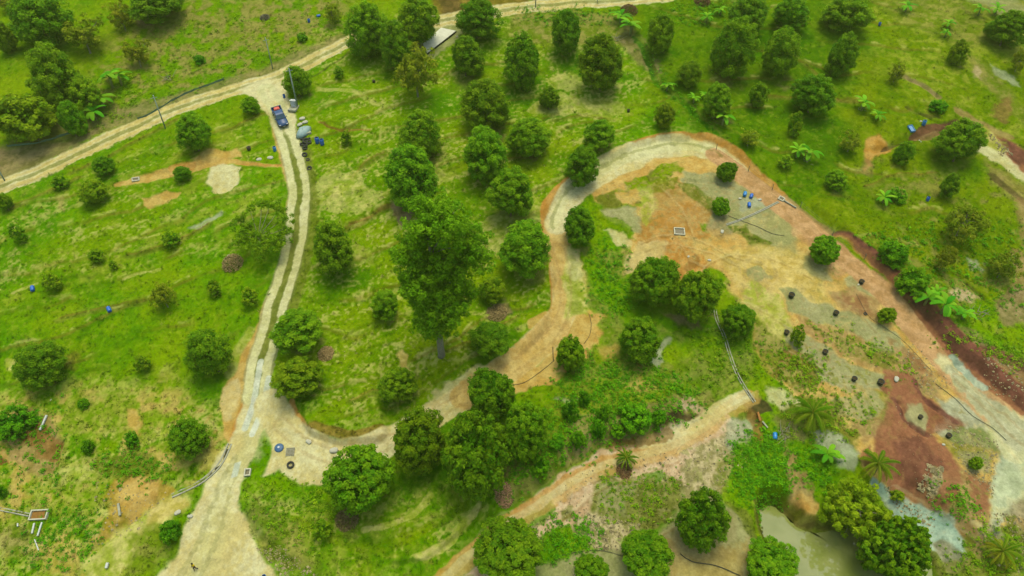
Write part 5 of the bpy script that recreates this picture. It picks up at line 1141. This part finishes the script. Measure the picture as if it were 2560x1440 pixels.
# power poles
M_POLE = pmat("grey_pole", A(140,160,140), .7, .3, .1)
def pole(base, top, lab, r_=.13, arm=True):
    b = at(*base); d = ray(np.array([top[0]]), np.array([top[1]]))[0]; t_ = b.y / d[1]; hh = max(2.0, CAM[2] + t_ * d[2] - b.z); root = empty("power_pole", b)
    MB().tube([(0, 0, -.6), (0, 0, hh)], [r_, r_ * .65], 10).build("pole_shaft", M_POLE, root, True)
    if arm: MB().box((0, 0, hh - .35), (1.1, .08, .08), .5).build("crossarm", M_POLE, root); MB().lathe([(.05, 0), (.07, .1), (.03, .2)], 8, (0, 0, hh)).build("insulator", M_WHITE, root)
    tag(root, lab, "utility pole", "power poles along the track"); return root, hh
pole((744,268), (722,172), "tall grey power pole beside the white electrical cabinet", .16); pole((414,322), (388,240), "power pole on the lower side of the farm track at left")
pole((682,172), (663,96), "slim power pole above the farm track near the junction", .11); pole((12,452), (0,412), "power pole at the left edge above the farm track", .13); pole((1339,19), (1338,-60), "power pole on the far dirt track at the top edge", .12)
pole((1493,8), (1492,-40), "thin power pole right of the other pole on the far track", .07, False)
# net fences along the track
M_NET = pmat("blue_green_net", A(104,140,108), .8, .2, .25, 8); M_POST = pmat("fence_post", A(110,120,100), .8, .2)
def net_fence(pts, lab, hh=.9, step=3.0, wire=False):
    P = drape(pts, step); root = empty("net_fence", P[0]); n = len(P); qf = random.Random(3)
    for i, p in enumerate(P):
        l_ = p - P[0]; MB().tube([l_ + Vector((0, 0, -.2)), l_ + Vector((0, 0, hh + .12))], .05, 6).build("post", M_POST, root)
    P2 = drape(pts, .8); mb = MB(); sag = [hh * qf.uniform(.55, 1.0) for _ in P2]; rg = [[p - P[0] + Vector((0, .06, -.1)), p - P[0] + Vector((0, .075, -.1)), p - P[0] + Vector((0, .075, s_)), p - P[0] + Vector((0, .06, s_))] for p, s_ in zip(P2, sag)]
    if wire:
        for hz in (.35, .8, 1.15): MB().tube([p - P[0] + Vector((0, 0, hz)) for p in drape(pts, 4)], .012, 5).build("wire", M_POST, root)
    else: mb.rings(rg).build("net", M_NET, root)
    tag(root, lab, "fence")
net_fence([(20,368),(100,358),(190,330)], "blue green net fence in front of the dark trees at the left edge", .5); net_fence([(345,298),(365,292),(400,272),(440,248),(500,222),(560,200)], "sagging dark blue net fence along the upper side of the farm track", .45)
net_fence([(1790,375),(1870,430),(1930,475)], "wire fence on thin posts above the loop road bank, right of the bend", 1.1, 5, True); net_fence([(2000,520),(2080,590),(2160,650)], "wire fence on thin posts above the pink road bank", 1.1, 5, True)
# concrete slab with dark retaining edge
P4 = W([(1103,72),(1140,80),(1068,136),(1058,112)]); cz = np.array([gz(*p) for p in P4]); zc = [float(z_) + .25 for z_ in cz]
root = empty("concrete_slab", (P4[0][0], P4[0][1], zc[0])); o0 = Vector((P4[0][0], P4[0][1], zc[0]))
tv = [Vector((P4[i][0], P4[i][1], zc[i])) - o0 for i in range(4)]; MB().add(tv + [t_ - Vector((0, 0, .6)) for t_ in tv], [(3, 2, 1, 0), (4, 5, 6, 7), (0, 1, 5, 4), (1, 2, 6, 5), (2, 3, 7, 6), (3, 0, 4, 7)]).build("slab", pmat("pale_slab", A(226,230,196), .9, .15, .1, 1.5), root)
a_, b_ = tv[1], tv[2]; dv = (b_ - a_); nrm_ = Vector((dv.y, -dv.x, 0)).normalized() * -.1; nrm_ = nrm_ if (nrm_.dot(tv[0] - tv[1]) < 0) else -nrm_
MB().add([a_ + nrm_ * .05, b_ + nrm_ * .05, b_ + nrm_ * 1.9, a_ + nrm_ * 1.9, a_ + nrm_ * .05 + Vector((0, 0, -.9)), b_ + nrm_ * .05 + Vector((0, 0, -.9)), b_ + nrm_ * 1.9 + Vector((0, 0, -.9)), a_ + nrm_ * 1.9 + Vector((0, 0, -.9))], [(0, 1, 2, 3), (7, 6, 5, 4), (3, 2, 6, 7), (0, 4, 5, 1), (1, 5, 6, 2), (0, 3, 7, 4)]).build("retaining_edge", pmat("dark_stone_edge", A(64,66,48), .9, .1), root)
tag(root, "pale concrete slab with dark retaining edge between the upper crowns", "concrete slab")
# electrical cabinet on plinth
yw = R(80); root = empty("electrical_cabinet", at(735, 272), R(-10)); M_CAB = pmat("cabinet_grey", A(176,190,172), .5, .4, .06)
MB().box((0, 0, .1), (1.5, 2.2, .4)).build("plinth", M_CONG, root); MB().box((0, .35, .9), (1.0, .7, 1.2)).build("housing", M_CAB, root); d_ = MB().box((0, -.02, .9), (.86, .04, 1.0)).build("door", M_WHITE, root); MB().box((.3, -.06, .95), (.04, .05, .2)).build("handle", M_BLACK, d_); MB().box((0, .35, 1.55), (1.15, .9, .08), 0, R(-6)).build("canopy", M_WHITE, root)
tag(root, "grey electrical cabinet with white top at the foot of the tall pole by the truck", "electrical cabinet")
# white sacks
M_SACK = pmat("white_sack", A(196,198,168), .8, .2, .1, 5, bump=.4)
def sack(px, py, yaw, lab, s=1.0, mat=None, name="sack", cat="sack"):
    mb = MB(); n = 12; rs = []
    for k, t_ in enumerate(np.linspace(-1, 1, 9)):
        a = max(.08, math.sqrt(max(0, 1 - abs(t_) ** 3.2))); rs.append([(t_ * .5, .32 * a * math.cos(2 * math.pi * j / n) * (1 + .08 * math.sin(3 * t_ + j)), .17 + .17 * a * math.sin(2 * math.pi * j / n)) for j in range(n)])
    o_ = mb.rings(rs).build(name, mat or M_SACK, None, True); M_ = ground_M(px, py, yaw); o_.matrix_world = M_ @ Matrix.Scale(s, 4); tag(o_, lab, cat, "sacks and stones left about"); return o_
sack(756, 298, R(20), "largest white sack of the three beside the tarpaulin", 1.15); sack(763, 307, R(25), "white sack lying lowest of the three beside the tarpaulin", 1.1); sack(750, 313, R(45), "yellowish sack nearest the road, of the three by the tarpaulin", 1.1)
sack(2240, 949, R(60), "white sack lying on the red soil right of the black pots", 1.0); sack(1773, 651, 0, "white bundle on the bare orange yard, right one", .6); sack(1721, 642, 1, "small white bundle by the dug hollow in the orange yard", .5)
sack(476, 1291, 0, "white block at the left edge of the wide road apron", .75); sack(445, 1282, .6, "pale sack left of the fuzzy bush by the road apron", .9); sack(1899, 500, .3, "white crumpled scrap on the yard between barrels and drain", .7); sack(1850, 497, .2, "white scraps beside the light blue yard barrel", .6); sack(1805, 580, 1.2, "broken white drain piece at the end of the thin drain", .8)
sack(2146, 712, .4, "white scrap next to the black pot nearest the pink road", .45); sack(128, 1000-0, 1.4, "small pale stake stone in grass at lower left", .35); sack(2302, 304, 0, "white can touching the blue barrel by the gully", .5); sack(1143, 92, .5, "white stone right of the concrete slab", .5); sack(1142, 105, .9, "second white stone below the first, right of the concrete slab", .5)
sack(835, 1127, R(10), "pale plastic sheet bundle on the sandy turning place beside the biggest crown", 1.2); sack(772, 1105, R(-30), "flat pale board on the sandy turning place", .9); sack(2358, 1112, 0, "white rock on the red soil beside the pale gravel", .5); sack(648, 372+28, .3, "pale grey plastic heap in grass left of the dirt road", 1.0); sack(676, 396, .1, "white plastic sheet at the road shoulder under the open barrel", 1.1)
# tarpaulin over a heap
M_TARP = pmat("pale_blue_tarp", A(150,182,170), .5, .4, .08, 3); P5 = [(742,338),(748,327),(764,319),(778,320),(779,329),(768,342),(752,350),(741,348)]
c5 = at(760, 335); root = empty("tarpaulin", c5); rim = []; ridge = []
pw = W(P5); cw = pw.mean(0); vv = []; n = len(pw)
for lv, hh in ((1.0, .25), (.72, .75), (.35, 1.0), (0.01, 1.05)):
    for j in range(n):
        p = cw + (pw[j] - cw) * lv; vv.append((p[0] - c5.x, p[1] - c5.y, gz(*p) + hh + .08 * math.sin(j * 2.1) * (lv < 1) - c5.z))
ff = [(k * n + j, k * n + (j + 1) % n, (k + 1) * n + (j + 1) % n, (k + 1) * n + j) for k in range(3) for j in range(n)]
me = bpy.data.meshes.new("sheet"); me.from_pydata(vv, [], ff); me.materials.append(M_TARP); me.polygons.foreach_set("use_smooth", [True] * len(me.polygons)); sh = link("sheet", me, root); md = sh.modifiers.new("thick", 'SOLIDIFY'); md.thickness = .02
MB().box((.1, .1, .2), (2.2, 1.5, .5), R(25)).build("covered_pile", M_CONG, root); tag(root, "pale blue tarpaulin sheet over a heap right of the truck", "tarpaulin")
# tyres
M_TYRE = pmat("tyre_rubber", A(62,64,56), .8, .2, .2, 8)
def tyre(px, py, lab, h=0.0, s=1.0, tilt=0.0, az=0.0):
    mb = MB(); n, m_ = 22, 10; v = []; f = []
    for i in range(n):
        a = 2 * math.pi * i / n
        for j in range(m_):
            b = 2 * math.pi * j / m_; cr_ = .25 + .085 * math.copysign(abs(math.cos(b)) ** .7, math.cos(b)); v.append((cr_ * math.cos(a), cr_ * math.sin(a), .1 + .1 * math.copysign(abs(math.sin(b)) ** .6, math.sin(b))))
    for i in range(n):
        for j in range(m_): f.append((i * m_ + j, ((i + 1) % n) * m_ + j, ((i + 1) % n) * m_ + (j + 1) % m_, i * m_ + (j + 1) % m_))
    mb.add(v, f); o_ = mb.build("tyre", M_TYRE, None, True); p = at(px, py, h); o_.location = p; o_.rotation_euler = (SL_TILT + tilt, 0, az); o_.scale = (s,) * 3; tag(o_, lab, "tyre", "old tyres"); return o_
SL_TILT = math.atan(SLOPE)
for (px, py, h, s, t_, lb) in [(757,349,.05,1.5,.0,'tyre at the back left of the heap, against the tarpaulin'),(770,348,.05,1.5,.1,'tyre at the back right of the heap, against the tarpaulin'),(762,356,.3,1.5,.2,'tyre in the centre of the heap below the tarpaulin'),(773,356,.15,1.4,.0,'rightmost tyre of the heap below the tarpaulin'),(756,362,.1,1.5,-.1,'leftmost tyre of the heap below the tarpaulin'),(765,366,.2,1.5,.25,'tyre at the front of the heap below the tarpaulin'),(762,372,.02,1.4,0,'lowest dark tyre of the heap, nearest the camera')]: tyre(px, py, lb, h, s, t_, px)
tyre(762, 388, "grass grown tyre ring just below the tyre heap", -.02, 1.5); tyre(770, 400, "pale small tyre ring lower down the road edge", 0, 1.1); tyre(774, 421, "tyre in the grey scrap at the right road edge", .05, 1.3, .3)
tyre(727, 1163, "large tyre lying alone on the sandy turning place", .02, 1.5); tyre(2163, 785, "broken black ring on the brown soil of the yard", 0, .8)
# blue tank top, pallet
root = empty("blue_tank_lid", None, M=ground_M(698, 1120, 0)); MB().lathe([(.62, 0), (.62, .1), (.5, .2), (.22, .28), (.15, .29)], 24).build("lid_cone", pmat("faded_blue", A(60,104,140), .5, .4, .1), root, True); MB().lathe([(.14, .27), (.14, .36), (.05, .37)], 12).build("cap", M_WHITE, root); tag(root, "faded blue round tank lid with white cap on the sandy turning place", "tank lid")
root = empty("pallet", None, M=ground_M(726, 1130, R(4))); M_WD = pmat("weathered_wood", A(160,160,130), .9, .1, .15)
for k in range(6): MB().box((0, -.5 + k * .2, .13), (1.15, .12, .03)).build("slat", M_WD, root)
for k in (-1, 0, 1): MB().box((k * .5, 0, .055), (.08, 1.15, .1)).build("runner", M_WD, root)
tag(root, "weathered wooden pallet lying next to the blue tank lid", "pallet")
# light blue basin by the gully
root = empty("water_basin", None, M=ground_M(2277, 324, R(98))); mb = MB(); a, b = 1.5, .85
for sx in (-1, 1): mb.box((sx * (a / 2 - .03), 0, .2), (.06, b, .45))
for sy in (-1, 1): mb.box((0, sy * (b / 2 - .03), .2), (a - .124, .06, .444))
mb.build("rim", M_CYAN, root); MB().box((0, 0, .28), (a - .13, b - .13, .06)).build("water_surface", pmat("pale_blue_water", A(110,160,196), .1, .5, .04), root); tag(root, "light blue rectangular basin lying in grass by the gully", "basin")
# dry brush heaps
M_BR = pmat("dry_brush", A(140,110,76), .95, .05, .35, 7)
def heap(px, py, r_, lab, colr=(158,142,92), hh=.5):
    q = np.random.default_rng(int(px)); p = at(px, py); n = 900; a = q.uniform(0, 6.28, n); rr = r_ * np.sqrt(q.uniform(0, 1, n)); z = hh * r_ * (1 - (rr / r_) ** 2) * q.uniform(.6, 1.05, n)
    px_ = rr * np.cos(a); py_ = rr * np.sin(a); gzv = H(px_ + p.x, py_ + p.y) - p.z; pos = np.stack([px_, py_, gzv + z + .03], 1)
    vv, ff, _ = leaves(pos, unit(q.normal(size=(n, 3)) * .6 + [0, 0, 1]), np.full(n, .13) * q.uniform(.6, 1.6, n), None, q, 2.6); cc = A(*colr)[None] * q.uniform(1.0, 2.4, n)[:, None]
    o_ = link("brush_heap", mesh_np("brush_heap", vv, ff, cc, LEAF, 'FACE', False)); o_.location = p; tag(o_, lab, "brush heap", "heaps of dry brush")
heap(581, 658, 1.7, "brown brush heap with a white rag below the bare branched tree"); heap(815, 886, 1.2, "round brown brush heap right of the bright broad crown"); heap(1242, 782, 1.6, "flat brown brush heap between two crowns right of the tall tree", hh=.25)
heap(868, 1300, 1.5, "dark brown brush heap under the biggest crown", (110,98,62), .3); heap(1572, 28, 1.9, "dark reddish dead thicket above the hedge line banana plant", (100,76,52)); heap(1755, 4, 1.7, "maroon dead thicket cut by the top edge", (100,72,54)); heap(1258, 1235, 1.3, "tangle of dry fronds below the big crown cluster", (150,124,90), .3)
heap(1560, 1178, 1.0, "ring of dry fronds under the young coconut palm", (130,100,66), .3); heap(662, 45, 1.0, "small grey brush heap in scrub near the top edge", (110,110,84)); sack(572, 640, .8, "white rag on top of the brown brush heap", .6)
# fallen grey branches
def branches(px, py, lab, n=14, L0=1.6, c=(150,146,120)):
    q = random.Random(px); p = at(px, py); mb = MB()
    for k in range(n):
        a = q.uniform(0, 6.28); b = Vector((q.uniform(-.8, .8), q.uniform(-.8, .8), .1)); e = b + Vector((math.cos(a), math.sin(a), q.uniform(.0, .35))) * L0 * q.uniform(.5, 1.1); e.z += SLOPE * e.y; b.z += SLOPE * b.y; mb.tube([b, b.lerp(e, .5) + Vector((0, 0, .12)), e], [.045, .035, .015], 5)
    o_ = mb.build("dead_branches", PALEBARK); o_.location = p; tag(o_, lab, "dead branches", "dead branches on the ground")
branches(1960, 1088, "tangle of dead grey branches between barrel and big palm"); branches(1545, 100, "bleached dead branches left of the hedge line banana plant"); branches(2440, 790, "pale dead branches right of the banana pair"); branches(2155, 275, "dead skirt of fronds under the right slope banana plant", 9, .8); branches(425, 195, "grey fallen branches in scrub above the farm track", 10, 1.8); branches(2020, 405, "dead fronds at the foot of the large pale banana plant", 8, .8)

# the bare branched spreading tree left of the dirt road
def spread_tree(cx, cy, w, h, lab):
    p0 = at(cx, cy + 40); root = empty("spreading_tree", p0); q = np.random.default_rng(8); g0, g1 = GREENS['d']; P_, N_, S_, C_ = [], [], [], []; mb = MB(); mb.tube([(0, 0, -.4), (0, 0, 1.2)], [.28, .2], 8)
    spots = [(598,548),(610,590),(590,610),(625,525),(675,510),(655,505),(700,520),(708,545),(715,570),(705,600),(680,620),(655,630),(630,610),(645,585),(620,570),(668,595),(690,610),(640,625),(600,575)]
    for (sx, sy) in spots:
        c_ = np.array(at(sx, sy, q.uniform(2.6, 3.8))) - np.array(p0); mb.tube([(0, 0, 1.1), Vector(c_) * .55 + Vector((0, 0, .3)), Vector(c_)], [.08, .05, .02], 6)
        for _ in range(11):
            cl = c_ + q.normal(size=3) * np.array([.62, .62, .35]); n = 50; dd = unit(q.normal(size=(n, 3)) + np.array([0, 0, .5])); P_.append(cl + dd * (.5 * q.uniform(.3, 1.05, n))[:, None]); N_.append(unit(dd + q.normal(size=(n, 3)) * .4)); S_.append(.2 * q.uniform(.7, 1.3, n)); w_ = np.clip(q.uniform(0, .8) + q.uniform(-.1, .2, n), 0, 1)[:, None]; C_.append(g0 * (1 - w_) + g1 * w_)
    vv, ff, cc = leaves(np.vstack(P_), np.vstack(N_), np.concatenate(S_), np.vstack(C_), q); link("crown", mesh_np("crown", vv, ff, cc, LEAF, 'FACE', False), root); mb.build("trunk", PALEBARK, root, True); tag(root, lab, "tree")
spread_tree(650, 565, 140, 140, "spreading tree with bare pale branches showing, on the left side of the dirt road")

# ------------------------------------------------------------------ pickup truck
M_NAVY = pmat("navy_paint", A(48,84,124), .38, .35, .05, 2)
M_GLASS = pmat("dark_glass", A(40,74,84), .06, .7, .04); M_LAMP = pmat("lamp_glass", A(220,222,214), .15, .6, .03); M_TAIL = pmat("tail_lamp", A(190,40,30), .3, .5, .05); M_CHROME = pmat("chrome", A(190,190,190), .2, .6, .03, metal=.8)
yw = yaw_px((692,277), (709,316)); MT = ground_M(702, 298, yw); root = empty("pickup_truck", None, M=MT)
def section(xp, hw, z0, z1, tw=.9):                     # car cross-section ring
    return [(xp, -hw * .92, z0), (xp, -hw, z0 + .15), (xp, -hw, z0 + (z1 - z0) * .62), (xp, -hw * tw, z1), (xp, hw * tw, z1), (xp, hw, z0 + (z1 - z0) * .62), (xp, hw, z0 + .15), (xp, hw * .92, z0)]
mb = MB(); mb.rings([section(-.72, .9, .42, 1.12), section(.9, .92, .42, 1.14), section(1.25, .92, .42, 1.1), section(2.2, .9, .42, 1.0, .86), section(2.52, .82, .45, .86, .8), section(2.62, .7, .5, .74, .8)]); mb.build("body", M_NAVY, root, True)
mb = MB(); mb.rings([section(-.70, .80, 1.08, 1.34, .9), section(-.55, .80, 1.08, 1.72, .84), section(.3, .80, 1.08, 1.76, .84), section(.62, .80, 1.08, 1.70, .84), section(1.28, .82, 1.05, 1.14, .9)]); cabn = mb.build("cab", M_NAVY, root)
MB().add([(.66, -.60, 1.70), (.66, .60, 1.70), (1.27, .72, 1.175), (1.27, -.72, 1.175)], [(0, 1, 2, 3)]).add([(.66, -.60, 1.69), (.66, .60, 1.69), (1.27, .72, 1.165), (1.27, -.72, 1.165)], [(3, 2, 1, 0)]).build("windscreen", M_GLASS, root)
MB().add([(-.725, -.66, 1.62), (-.725, .66, 1.62), (-.80, .70, 1.22), (-.80, -.70, 1.22)], [(3, 2, 1, 0)]).build("rear_window", M_GLASS, root)
for sg in (-1, 1):
    MB().add([(-.5, sg * .735, 1.66), (.6, sg * .735, 1.66), (1.05, sg * .845, 1.2), (-.62, sg * .845, 1.2)], [(0, 1, 2, 3) if sg < 0 else (3, 2, 1, 0)]).build("side_window", M_GLASS, root)
    MB().box((1.05, sg * 1.02, 1.2), (.12, .2, .16)).build("wing_mirror", M_NAVY, root); MB().box((2.5, sg * .62, .80), (.16, .32, .14)).build("headlight", M_LAMP, root); MB().box((-2.47, sg * .82, .95), (.08, .12, .3)).build("tail_light", M_TAIL, root)
mb = MB()
for sg in (-1, 1): mb.box((-1.6, sg * .87, .80), (1.75, .09, .62))
mb.box((-2.44, 0, .80), (.08, 1.65, .60)); mb.box((-.77, 0, .83), (.06, 1.65, .66)); mb.box((-1.6, 0, .55), (1.6, 1.65, .12)); mb.build("cargo_bed", M_NAVY, root)
MB().box((2.6, 0, .5), (.14, 1.6, .18)).build("front_bumper", M_BLACK, root); MB().box((-2.55, 0, .5), (.14, 1.6, .16)).build("rear_bumper", M_CHROME, root); MB().box((2.66, 0, .52), (.03, .42, .1)).build("number_plate", M_LAMP, root)
for wx in (-1.6, 1.7):
    for sg in (-1, 1):
        w_ = MB().tube([(wx, sg * .70, .38), (wx, sg * .95, .38)], .38, 20).build("wheel", M_TYRE, root); MB().tube([(wx, sg * .951, .38), (wx, sg * .965, .38)], .22, 12).build("rim", M_CHROME, w_)
tag(root, "dark navy pickup truck parked at the road junction facing the camera", "pickup truck")
Mr = MT @ Matrix.Translation((-1.55, 0, .63)); o_ = MB().box((-.3, .05, .25), (.75, 1.0, .45)).box((-.3, .05, .52), (.6, .8, .08)).build("red_crate", pmat("coral_red", A(226,104,84), .6, .3, .08)); o_.matrix_world = Mr; tag(o_, "coral red crate loaded in the bed of the pickup truck", "crate")
o_ = MB().box((.38, -.25, .17), (.45, .6, .3)).tube([(.38, -.25, .32), (.38, -.25, .42)], .12, 10).build("black_canister", M_BLACK); o_.matrix_world = Mr; tag(o_, "black canister beside the red crate in the truck bed", "canister")

# ------------------------------------------------------------------ person walking on the road apron
def skin_obj(name, verts, edges, radii, mat, parent, sub=1, rooti=0):
    me = bpy.data.meshes.new(name); me.from_pydata(verts, edges, []); me.materials.append(mat); o_ = link(name, me, parent); s_ = o_.modifiers.new("skin", 'SKIN')
    if not me.skin_vertices: me.skin_vertices.new() if hasattr(me.skin_vertices, "new") else None
    for i, r_ in enumerate(radii): me.skin_vertices[0].data[i].radius = (r_, r_); me.skin_vertices[0].data[i].use_root = (i == rooti)
    o_.modifiers.new("sub", 'SUBSURF').levels = sub; o_.modifiers["sub"].render_levels = sub; return o_
pp = at(490, 1425); pe = empty("person", pp, R(150)); M_SKIN = pmat("skin", A(150,104,72), .6, .3, .05)
BV = [(0,0,.92),(0,0,1.12),(0,.01,1.34),(0,0,1.46),(.0,.02,1.56),(0,.03,1.64), (.17,0,1.40),(.24,.04,1.14),(.24,.16,.92), (-.17,0,1.40),(-.24,-.05,1.14),(-.24,-.02,.88), (.09,0,.86),(.11,.12,.48),(.11,.10,.08),(.11,.22,.04), (-.09,0,.86),(-.10,-.06,.48),(-.10,-.26,.12),(-.10,-.16,.04)]
BE = [(0,1),(1,2),(2,3),(3,4),(4,5),(2,6),(6,7),(7,8),(2,9),(9,10),(10,11),(0,12),(12,13),(13,14),(14,15),(0,16),(16,17),(17,18),(18,19)]
BR = [.14,.13,.14,.06,.10,.08,.06,.045,.035,.06,.045,.035,.09,.06,.045,.035,.09,.06,.045,.035]
for hi, sg in ((8, 1), (11, -1)):
    hx, hy, hz = BV[hi]
    pi_ = len(BV); BV.append((hx, hy + .03, hz - .07)); BR.append(.028); BE.append((hi, pi_))
    for k, (dx, L_) in enumerate(((-.03, .07), (-.01, .085), (.01, .08), (.03, .065), (.05 * -sg, .04))): BV.append((hx + dx, hy + .04 + .012 * k, hz - .07 - L_)); BR.append(.009); BE.append((pi_, len(BV) - 1))
skin_obj("body", BV, BE, BR, M_SKIN, pe)
skin_obj("shirt", [(0,0,.98),(0,0,1.15),(0,.01,1.36),(.18,0,1.40),(.22,.02,1.24),(-.18,0,1.40),(-.22,-.02,1.24)], [(0,1),(1,2),(2,3),(3,4),(2,5),(5,6)], [.165,.155,.16,.085,.07,.085,.07], pmat("yellow_shirt", A(226,200,20), .8, .1), pe)
skin_obj("trousers", [(0,0,.98),(.09,0,.86),(.11,.12,.48),(.11,.10,.14),(-.09,0,.86),(-.10,-.06,.48),(-.10,-.24,.17)], [(0,1),(1,2),(2,3),(0,4),(4,5),(5,6)], [.15,.105,.08,.065,.105,.08,.065], pmat("grey_trousers", A(92,88,84), .9, .1), pe)
MB().lathe([(.06, -.02), (.108, .03), (.112, .08), (.09, .13), (.04, .155)], 14, (0, .01, 1.58)).build("hair", pmat("black_hair", A(26,22,18), .7, .2), pe, True)
tag(pe, "person in a yellow shirt walking on the wide dirt road near the bottom edge", "person")

# thin haze box added over the slope, tinted yellow-green to lift the darks
hm = bpy.data.materials.new("thin_haze"); hm.use_nodes = True; hn = hm.node_tree; hn.nodes.remove(hn.nodes["Principled BSDF"])
pv = hn.nodes.new("ShaderNodeVolumePrincipled"); pv.inputs["Color"].default_value = (0.80, 0.88, 0.30, 1); pv.inputs["Density"].default_value = 0.00022; pv.inputs["Anisotropy"].default_value = 0.2
hn.links.new(pv.outputs[0], hn.nodes["Material Output"].inputs["Volume"])
zlo, zhi = float(PC_Z.min()) - 1.0, float(max(PC_Z.max(), CAM[2])) + 30.0
xm = float(np.abs(x).max()) + 5; y0_, y1_ = float(y.min()) - 5, float(y.max()) + 5
bv = [(sx * xm, yy_, zz_) for zz_ in (zlo, zhi) for (sx, yy_) in ((-1, y0_), (1, y0_), (1, y1_), (-1, y1_))]
me = bpy.data.meshes.new("haze"); me.from_pydata(bv, [], [(3, 2, 1, 0), (4, 5, 6, 7), (0, 1, 5, 4), (1, 2, 6, 5), (2, 3, 7, 6), (3, 0, 4, 7)]); me.materials.append(hm)
o = link("haze", me); o["kind"] = "stuff"
sc.cycles.volume_bounces = 1
